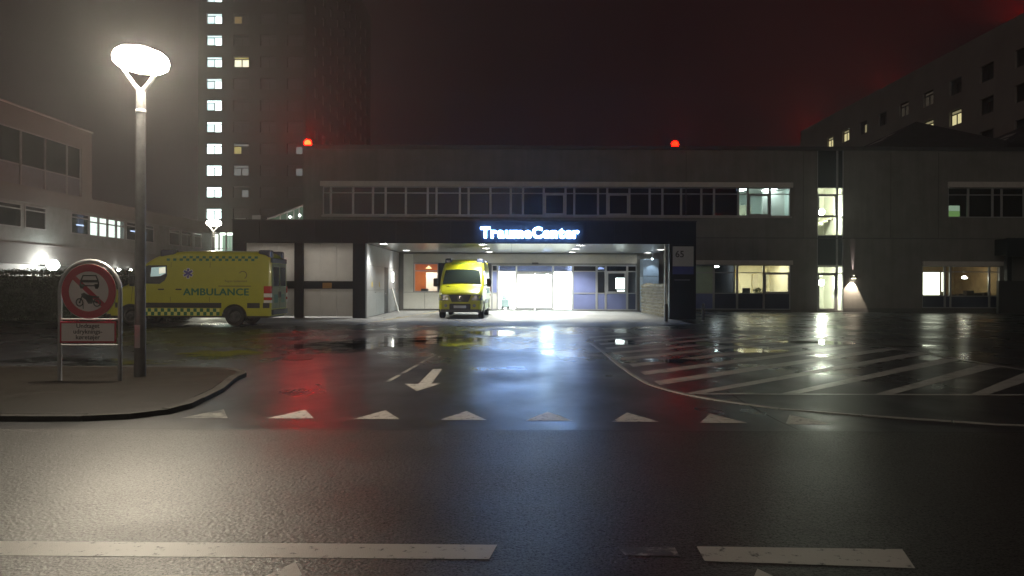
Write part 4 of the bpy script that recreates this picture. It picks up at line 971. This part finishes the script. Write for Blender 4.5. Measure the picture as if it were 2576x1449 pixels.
def flat(name, poly, m_, y, th=.003):
    return MB().prism(poly, lambda p: (ccx+p[0], y, ccz+p[1]), lambda p: (ccx+p[0], y-th, ccz+p[1])).build(name, m_, RS)
a45 = R(-43); cx_, sx_ = math.cos(a45), math.sin(a45); l_, hw_ = RR*.80, .034
flat("red_slash", [(cx_*l_-sx_*hw_, sx_*l_+cx_*hw_), (cx_*l_+sx_*hw_, sx_*l_-cx_*hw_), (-cx_*l_+sx_*hw_, -sx_*l_-cx_*hw_), (-cx_*l_-sx_*hw_, -sx_*l_+cx_*hw_)], sred, SY-.041)
# car pictogram
k_ = RR/425
def q(zx, zy): return ((zx-630)*k_, (570-zy)*k_)
carp = MB()
def addflat(mb, poly, y=SY-.0465, th=.003): mb.prism(poly, lambda p: (ccx+p[0], y, ccz+p[1]), lambda p: (ccx+p[0], y-th, ccz+p[1]))
def stroke(mb, pl_, w_, closed=False):
    n_ = len(pl_)
    for i in range(n_ if closed else n_-1):
        a, b = Vector(pl_[i]), Vector(pl_[(i+1) % n_]); d = (b-a).normalized(); nn = Vector((-d.y, d.x))*w_/2; e = d*w_*.35
        addflat(mb, [tuple(a-e+nn), tuple(b+e+nn), tuple(b+e-nn), tuple(a-e-nn)], SY-.0465-.0004*i)
stroke(carp, [q(510, 400), q(545, 322), q(745, 322), q(780, 400)], .016)
stroke(carp, [q(510, 400), q(780, 400)], .016)
stroke(carp, [q(505, 420), q(505, 480), q(785, 480), q(785, 420)], .018, True)
addflat(carp, [q(490, 455), q(560, 455), q(560, 490), q(545, 525), q(510, 525), q(490, 490)], SY-.0485)
addflat(carp, [q(795, 455), q(725, 455), q(725, 490), q(740, 530), q(775, 530), q(795, 490)], SY-.0485)
carp.build("car_symbol", sblack, RS)
mo = MB()
for cxm, cym in ((492, 742), (765, 745)):
    ring = [q(cxm+52*math.cos(R(a)), cym+58*math.sin(R(a))) for a in range(0, 360, 20)]
    stroke(mo, ring, .014, True)
    addflat(mo, [q(cxm+14*math.cos(R(a)), cym+14*math.sin(R(a))) for a in range(0, 360, 45)])
addflat(mo, [q(515, 610), q(560, 590), q(610, 620), q(700, 640), q(800, 650), q(795, 670), q(700, 668), q(690, 760), q(630, 765), q(590, 700), q(530, 655)], SY-.0478)
stroke(mo, [q(530, 640), q(492, 742)], .014); stroke(mo, [q(620, 690), q(765, 745)], .020); stroke(mo, [q(545, 760), q(548, 840)], .008)
stroke(mo, [q(690, 690), q(720, 780)], .014)
mo.build("motorcycle_symbol", sblack, RS)
p0, p1, pz0, pz1 = UX(155, SY), UX(296.5, SY), UZ(862+4, SY), UZ(808+4, SY)
sp = MB().box(p0, p1, SY-.045, SY-.035, pz0, pz1).build("text_plate", sred, RS, bevel=.008)
MB().box(p0+.028, p1-.028, SY-.049, SY-.0455, pz0+.028, pz1-.028).build("plate_face", swhite, sp)
for i, t in enumerate(("Undtaget", "udryknings-", "køretøjer")):
    vs, fs = text_mesh(t, .092, .002, bold=.0012)
    MB().add([((p0+p1)/2+v[0]+.0, SY-.0505-v[2], pz1-.095-i*.083+v[1]) for v in vs], fs).build("lettering", mat("text_grey", (.09, .07, .065), .5), sp)

# ================================================================ LEFT LOW-RISE
XL = -25.0
E = lambda u, d, z: (XL + d, u, z)
LB = thing("office_block", (XL, 52, 0), "white banded low-rise block with window strips, receding beyond the hedge", "building")
def YL(v): return XL*F/(v-CX)
def ZL(v, vy): return U(v, vy, YL(v))[1]
zr2, zfb = ZL(230, 501), ZL(0, 498)         # lower roof top, underside of lower fascia
zwt, zwb = ZL(0, 607), ZL(0, 660)           # white band top / bottom
zu0, zu1, zut = ZL(0, 460), ZL(0, 309), ZL(0, 253)
y0L, yEnd, yUp = 30.0, 66.0, YL(230.5)
strip_panel = mat("teal_grey_cladding", (0.11, 0.125, 0.125), 0.6, var=.3, scale=1.2)
MB().box(XL-14, XL, y0L, yEnd, zfb, zr2).build("fascia", white_render, LB)
MB().box(XL-14, XL+.0, y0L, yEnd, zwb, zwt).build("white_band", white_render, LB)
MB().box(XL-14, XL-.25, y0L, yEnd, 0, zwb).build("lower_wall", mat("grey_base_wall", (.22, .22, .20), .7, var=.2), LB)
MB().box(XL-.25, XL-.20, y0L, yEnd, 2.0, zwb-.05).build("clerestory", mat("clerestory_grey", (.05, .055, .055), .6), LB)
uy1 = YL(204)
ops = [(y0L, uy1, zu0, zu1)]
wq = MB(); grid_wall(wq, y0L-.1, yUp, zr2, zut, ops, E, 0, -.4); wq.build("upper_wall", white_render, LB)
MB().box(XL-14, XL-.4, yUp-.3, yUp, zr2, zut).build("end_wall", white_render, LB)
MB().box(XL-14, XL+.05, y0L, yUp+.05, zut, zut+.08).build("roof_edge", steel, LB)
MB().box(XL-14, XL-5.2, y0L, yUp-.3, zr2, zut).build("core", room_dark, LB)
ky = y0L+.05
slate = mat("slate_panel", (.07, .075, .10), .5, var=.15)
while ky < uy1-.5:
    nx_ = min(ky+2.1, uy1-.02); bay(LB, E, ky+.004, nx_-.004, zu0, zu1, [zu0+1.15], [slate, dark_glass], mat("dull_frame", (.14, .14, .145), .5), fw=.06); ky = nx_
# window strip between fascia and band
Yw0, Yw1 = YL(226), YL(315)
edges = [y0L]
while edges[-1] < yEnd-.3: edges.append(min(edges[-1]+2.15, yEnd))
wz0, wz1 = 4.32, zfb-.12
cell = [(a, b) for a, b in zip(edges, edges[1:]) if b <= Yw0+.9 or a >= Yw1-.9]
wins = []
for i, (a, b) in enumerate(cell):
    a2 = a+.15; b2 = b-.15
    if b2 > Yw0 and a2 < Yw1:
        continue
    if i % 4 != 2: wins.append((a2, b2))
ops = [(a, b, wz0, wz1) for a, b in wins] + [(Yw0, Yw1, wz0-.02, wz1)]
wq = MB(); grid_wall(wq, y0L, yEnd, zwt, zfb, ops, E, -.06, -.34); wq.build("strip_wall", strip_panel, LB)
dull = mat("dull_frame", (.14, .14, .145), .5)
for a, b in wins: bay(LB, E, a, b, wz0, wz1, [wz0+.95], [dark_glass, dark_glass], dull, fw=.06)
for k in range(4):
    a = Yw0+(Yw1-Yw0)*k/4; b = Yw0+(Yw1-Yw0)*(k+1)/4
    bay(LB, E, a+.003, b-.003, wz0-.02, wz1, [wz0+.82], [win_glass, win_glass], dull, fw=.07)
lit = MB().box(XL-.75, XL-.70, Yw0-.05, Yw1+1.6, wz0-.3, wz1+.1).build("lit_back_wall", glow("lit_office", (.97, 1, .90), 1.9), LB)
tube_m = glow("office_tube", (.95, 1, .80), 60)
for k, (a, b) in enumerate(wins):
    if not 39 < a < 58 or k % 3 == 1: continue
    yy = (a+b)/2 + 1.2 + random.uniform(-.2, .3); ln = random.uniform(.5, .9); zc = wz0+.62+random.uniform(-.1, .3)
    MB().box(XL-.75, XL-.62, yy-ln/2, yy+ln/2, zc-.03, zc+.03).build("ceiling_tube", tube_m, LB)
MB().box(XL-5.2, XL-5.1, y0L, yEnd, zwt, zfb).build("back_partition", room_dark, LB)
# outdoor lamps under the band
def bulkhead(v, vy, p, s, label):
    yy = YL(v); z_ = ZL(v, vy)
    XQ = XL+.25 if s > .2 else XL+.1
    o = thing("bulkhead_lamp", (XQ, yy, z_), label, "lamp", "round lamps under the white band")
    MB().box(XL-.1, XQ+.05, yy-.06, yy+.06, z_-.05, z_+.05).build("bracket", black_m, o)
    MB().lathe([(0, -s), (s*.6, -s*.8), (s, -s*.2), (s, s*.2), (s*.6, s*.8), (0, s)], (XQ+s, yy, z_), 16).build("globe", glow("bulkhead_globe_%d" % p, (1, 1, .90), p), o, smooth=True)
bulkhead(107, 667, 200, .30, "dazzling round lamp on the white band above the hedge")
bulkhead(290, 680, 120, .11, "small round lamp under the white band, left of the street lamp pole")
bulkhead(322, 680, 100, .08, "smallest round lamp under the white band close to the street lamp pole")
# lit glazed lobby closing the lane
SL = thing("glazed_stair_lobby", (UX(548, 66), 66, 0), "narrow lit glass stair lobby at the far end of the banded low-rise", "building")
gx_a, gx_b = UX(514, 66), UX(586, 66); gzt = UZ(586, 66)
SS = lambda u, d, z: (u, 66 - d, z)
for k in range(4):
    a = gx_a + (gx_b-gx_a)*k/4; b = gx_a + (gx_b-gx_a)*(k+1)/4
    bay(SL, SS, a+.003, b-.003, .1, gzt, [2.2, 4.4], [win_glass]*3, frame_m, fw=.05)
MB().box(gx_a-.2, gx_b+.3, 65.9, 70, gzt, gzt+.35).build("roof", white_render, SL)
MB().box(gx_a-.3, gx_a-.02, 66, 70, 0, gzt).build("wall", white_render, SL)
MB().box(gx_a, gx_b, 69, 69.1, 0, gzt).build("lit_back_wall", glow("lit_lobby_wall", (.72, 1, .72), .55), SL)
MB().box(gx_a+.1, gx_a+.9, 67.5, 67.6, 3.0, gzt-.1).build("lit_lift_door", glow("lit_lobby_white", (1, 1, .88), 2.6), SL)
MB().box(gx_a+.9, gx_a+2.0, 66.8, 68.2, gzt-.12, gzt-.05).build("ceiling_light", glow("lobby_disc", (.95, 1, .85), 9), SL)
for k in range(5): MB().tube([(gx_a+1.1+.25*k, 68.6, .5+.9*k), (gx_a+1.1+.25*k, 68.6, gzt)], .03, 6).build("baluster", frame_m, SL)
# small glass roof behind the garage, beside the hospital's blank end
GA = thing("glass_annex", (UX(728, 60), 60, 0), "low green-lit glass annex with sloping roof tucked behind the garage", "building")
gp_ = [(UX(670, 60), 0), (UX(766, 60), 0), (UX(766, 60), UZ(517, 60)), (UX(690, 60), UZ(548, 60)), (UX(670, 60), UZ(553, 60))]
MB().prism(gp_, lambda p: (p[0], 60.3, p[1]), lambda p: (p[0], 60.6, p[1])).build("lit_back_wall", glow("green_glow_wall", (.36, .52, .36), .25), GA)
MB().prism(gp_, lambda p: (p[0], 59.98, p[1]), lambda p: (p[0], 60.0, p[1])).build("glass_front", win_glass, GA)
MB().tube([(UX(670, 60), 59.95, UZ(553, 60)), (UX(690, 60), 59.95, UZ(548, 60)), (UX(766, 60), 59.95, UZ(517, 60))], .07, 6).build("eave", frame_m, GA)
for v in (705, 722, 739, 752):
    MB().tube([(UX(v, 60), 59.95, 0), (UX(v, 60), 59.95, UZ(548-(v-690)*.41, 60))], .04, 6).build("mullion", frame_m, GA)
for v, vy in ((731, 549), (755, 545)): MB().lathe([(0, -.1), (.1, 0), (0, .1)], (UX(v, 60), 59.8, UZ(vy-1, 60)), 10).build("lamp", glow("annex_lamp", (.95, 1, .9), 20), GA)

# ================================================================ TOWER BLOCK
YT = 121.0; tx0, tx1 = UX(497, YT), UX(768, YT); TY1 = 176.0; TH = 60.0
T = thing("tower_block", ((tx0+tx1)/2, YT, 0), "tall tower block with one lit column of windows, half lost in fog", "building")
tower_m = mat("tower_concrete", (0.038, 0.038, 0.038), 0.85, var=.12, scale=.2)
ST = lambda u, d, z: (u, YT-d, z)
tower_white = [glow("tower_pane_bright", (.80, 1, .97), 5.5), glow("tower_pane_soft", (.66, .84, .84), 2.0)]
tower_yel = glow("tower_pane_yellow", (.85, .72, .25), .55); tower_dim = glow("tower_pane_dim", (.55, .58, .55), .32); tower_amb = glow("tower_pane_amber", (.6, .42, .16), .35)
warmw = glow("tower_pane_warm", (1, .95, .70), 1.6)
dark_pane = mat("dark_pane", (.035, .036, .038), .3, var=.1)
cols = [536.5, 605, 673, 741]
ops = []; jobs = []
for c, v in enumerate(cols):
    ux = UX(v, YT)
    for f in range(-2, 12):
        vy = 537.5 - f*54.65 if False else -2 + (10-f)*54.65 - 6 + 0
        zc = UZ(537.5 + 2.6 - (f)*54.65, YT, CX)
        if f < 0: continue
        ops.append((ux-1.19, ux+1.19, zc-.86, zc+.80)); jobs.append((c, f, ux, zc))
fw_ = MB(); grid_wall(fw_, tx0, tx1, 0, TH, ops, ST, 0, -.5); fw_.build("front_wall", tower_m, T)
XS = tx1
SE = lambda u, d, z: (XS + d, u, z)
side_ops = []; side_jobs = []
scol = [127 + 5.4*k for k in range(9)]
for c, yy in enumerate(scol):
    for f in range(3, 16):
        zc = 12.1 + (f-2)*3.30; side_ops.append((yy-1.1, yy+1.1, zc-.8, zc+.8)); side_jobs.append((c, f, yy, zc))
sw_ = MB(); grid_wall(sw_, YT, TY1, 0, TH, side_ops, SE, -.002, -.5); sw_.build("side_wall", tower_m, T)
MB().box(tx0, tx0+.5, YT+.5, TY1, 0, TH).box(tx0, tx1, TY1-.5, TY1, 0, TH).box(tx0, tx1, YT, TY1, TH, TH+.4).build("back_wall", tower_m, T)
tfr = mat("tower_frame", (.05, .05, .05), .6)
def tower_window(mp, u, zc, hw, panes, parent):
    z0, z1 = zc-.84, zc+.78; zt_ = z1-.42; um = u+.05
    w_ = MB(); f_ = .09
    for a, b, c_, d_ in ((u-hw, u-hw+f_, z0, z1), (u+hw-f_, u+hw, z0, z1), (u-hw+f_, u+hw-f_, z0, z0+f_), (u-hw+f_, u+hw-f_, z1-f_, z1), (u-hw+f_, u+hw-f_, zt_-.06, zt_+.06), (um-.07, um+.07, z0+f_, zt_-.06)):
        mbox(w_, mp, a, b, -.3, -.2, c_, d_)
    o = w_.build("window", tfr, parent)
    for (a, b, c_, d_), mt in zip(((u-hw+.05, u+hw-.05, zt_, z1-.05), (u-hw+.05, um, z0+.05, zt_), (um, u+hw-.05, z0+.05, zt_)), panes):
        p = MB(); mbox(p, mp, a, b, -.28, -.26, c_, d_); p.build("pane", mt, o)
    return o
dk3 = [dark_pane]*3
for c, f, ux, zc in jobs:
    P = dk3
    if c == 0: P = [tower_white[0] if f < 6 else tower_white[1], tower_white[0] if f < 4 else tower_white[1], tower_white[0]]
    if c == 1: P = {9: [dark_pane, tower_amb, dark_pane], 8: [dark_pane, dark_pane, dark_pane], 7: [tower_yel, warmw, warmw], 3: [tower_dim, tower_yel, dark_pane], 2: [tower_dim]*3, 1: [dark_pane, dark_pane, tower_dim]}.get(f, dk3)
    if c == 3 and f in (2, 3): P = [dark_pane, dark_pane, tower_dim]
    tower_window(ST, ux, zc, 1.17, P, T)
litside = {(1, 8): 0, (2, 9): 1, (1, 6): 0, (2, 7): 1, (8, 6): 0, (8, 5): 0, (8, 4): 1, (5, 6): 1, (8, 7): 1}
for c, f, yy, zc in side_jobs:
    P = dk3
    if (c, f) in litside: P = [tower_dim, tower_dim, dark_pane]
    tower_window(SE, yy, zc, 1.08, P, T)

# ================================================================ RIGHT WARD BLOCK
XR = 47.4; RH = 26.6
WB = thing("ward_block", (XR, 96, 0), "tall dark ward block receding behind the hospital, with a few yellow windows", "building")
WX = lambda u, d, z: (XR - d, u, z)
wb_m = mat("ward_concrete", (0.25, 0.245, 0.235), .85, var=.15, scale=.25)
wcols = [118.8-5.6*k for k in range(10)]; wrows = [22.9, 19.6, 16.3]
lit_w = {(118.8, 0): 2, (113.2, 0): 2, (107.6, 0): 1, (96.4, 0): 3, (90.8, 1): 2, (85.2, 1): 2, (85.2, 2): 2, (90.8, 0): 4}
ops = [(y-1.15, y+1.15, z-.86, z+.80) for y in wcols for z in wrows]
wq = MB(); grid_wall(wq, 62, 131, 0, RH, ops, WX, 0, -.5); wq.build("long_wall", wb_m, WB)
MB().box(XR+.0, XR+16, 130.5, 131, 0, RH).box(XR, XR+16, 62, 62.5, 0, RH).box(XR+15.5, XR+16, 62, 131, 0, RH).box(XR, XR+16, 62, 131, RH, RH+.3).build("end_wall", wb_m, WB)
ward_y = glow("ward_pane_yellow", (1, .88, .45), .95); ward_s = glow("ward_pane_soft", (.75, .66, .36), .4); ward_d = glow("ward_pane_faint", (.4, .32, .24), .10)
for y in wcols:
    for r_, z in enumerate(wrows):
        k = lit_w.get((round(y, 1), r_), 0)
        P = [dk3, [dark_pane, ward_s, dark_pane], [ward_s, ward_y, ward_y], [ward_d]*3, [ward_d]*3][k]
        tower_window(WX, y, z, 1.12, P, WB)
for i, (v, vy, lab) in enumerate(((2018, 341, "red lamp glow at the low far end of the ward block roof"), (2216, 232, "red lamp glow halfway along the ward block roof"), (2548, 46, "red lamp glow at the high near end of the ward block roof"))):
    yy = XR*F/(v-CX) ; beacon(XR+2.2, yy*1.03, RH+.28, RH+.62, lab, [1500, 800, 2200][i])
# hipped roof pavilions on the hospital roof
roof_m = mat("slate_roof", (.045, .045, .05), .6, var=.3, scale=1.5, bump=.2, bscale=10)
for i, (cxp, lab) in enumerate(((30.4, "dark hipped roof pavilion on the hospital roof, clear of the frame edge"), (39.2, "dark hipped roof pavilion on the hospital roof, cut by the frame edge"))):
    P_ = thing("roof_pavilion", (cxp, 60, ZT+.22), lab, "pavilion", "hipped pavilions on the hospital roof")
    MB().box(cxp-4.4, cxp+4.4, 56, 64.4, ZT+.22, 11.0).build("wall", concrete, P_)
    za = 13.9; zb_ = 11.0; ev = 5.6
    MB().add([(cxp-ev, 60-ev, zb_), (cxp+ev, 60-ev, zb_), (cxp+ev, 60+ev, zb_), (cxp-ev, 60+ev, zb_), (cxp, 60, za)], [(3, 2, 1, 0), (0, 1, 4), (1, 2, 4), (2, 3, 4), (3, 0, 4)]).build("roof", roof_m, P_)
    for t0, t1 in ((.30, .42), (.48, .60)):
        a = [(cxp-ev*(1-t), 60-ev*(1-t)*k, zb_+(za-zb_)*t+.05) for t in (t0, t1) for k in (.75, .15)]
        MB().add([a[0], a[1], a[3], a[2]], [(0, 1, 2, 3)]).build("skylight", mat("skylight_pale", (.42, .42, .40), .4), P_)
# dark side porch at the frame edge
SP = thing("side_porch", (29, 44.3, 0), "dark side porch with a broad fascia at the far end of the hospital wall", "porch")
YP = 44.3
a, b = UX(2532, YP), 33.6
for k in range(3): MB().box(a+k*1.9+.005, a+(k+1)*1.9-.005, YP, YP+.08, UZ(645-4, YP), UZ(598-4, YP)).build("fascia_panel", dark_clad, SP)
MB().box(a+.03, b, YP+.09, YF-.05, UZ(640-4, YP), UZ(600-4, YP)).build("roof_slab", dark_clad, SP)
MB().box(a+.1, a+.35, YP+.1, YP+.4, 0, UZ(642-4, YP)).build("post", dark_clad, SP)
MB().box(UX(2506, YP), b, YP-.25, YP-.02, 0, UZ(706-4, YP)).build("parapet_wall", mat("parapet_dark", (.03, .03, .034), .6), SP)

# ================================================================ HEDGE
HG = thing("hedge", (-17, 30, 0), "dark clipped evergreen hedge at the frame edge behind the road sign", "hedge")
hx0, hx1, hy0, hy1, hz = -27.0, -13.2, 31.2, 32.8, 1.92
leaf_m = mat("hedge_leaf", (.028, .045, .022), .55, var=.5, scale=4)
MB().box(hx0+.15, hx1-.15, hy0+.15, hy1-.15, 0, hz-.15).build("branches", mat("hedge_inner", (.02, .022, .016), .9), HG)
hl_ = MB()
for k in range(15000):
    f = random.random()
    if f < .62: c = Vector((random.uniform(hx0, hx1), hy0 + random.gauss(.05, .06), random.uniform(.02, hz)))
    elif f < .9: c = Vector((random.uniform(hx0, hx1), random.uniform(hy0, hy1), hz + random.gauss(0, .05) + .05*math.sin(k)))
    else: c = Vector((hx1 + random.gauss(-.05, .06), random.uniform(hy0, hy1), random.uniform(.02, hz)))
    e1 = Vector((random.uniform(-1, 1), random.uniform(-1, 1), random.uniform(-1, 1))).normalized()*random.uniform(.04, .075); e2 = e1.cross(Vector((random.uniform(-1, 1), random.uniform(-1, 1), random.uniform(-1, 1)))).normalized()*random.uniform(.02, .035)
    hl_.add([c-e1, c+e2, c+e1, c-e2], [(0, 1, 2, 3)])
tag(hl_.build("foliage", leaf_m, HG), kind="stuff")

# ================================================================ HAZE
hz_m = bpy.data.materials.new("haze"); hz_m.use_nodes = True; nt = hz_m.node_tree; nt.nodes.clear()
pv = nt.nodes.new("ShaderNodeVolumePrincipled"); pv.inputs["Color"].default_value = (.94, .95, .96, 1); pv.inputs["Density"].default_value = 0.0016; pv.inputs["Anisotropy"].default_value = 0.72
for i_ in pv.inputs:
    if i_.name == "Density Attribute": i_.default_value = ""
on = nt.nodes.new("ShaderNodeOutputMaterial"); nt.links.new(pv.outputs[0], on.inputs["Volume"])
hb = MB().box(-195, 195, -65, 255, -1, 62).build("haze", hz_m); tag(hb, kind="stuff")
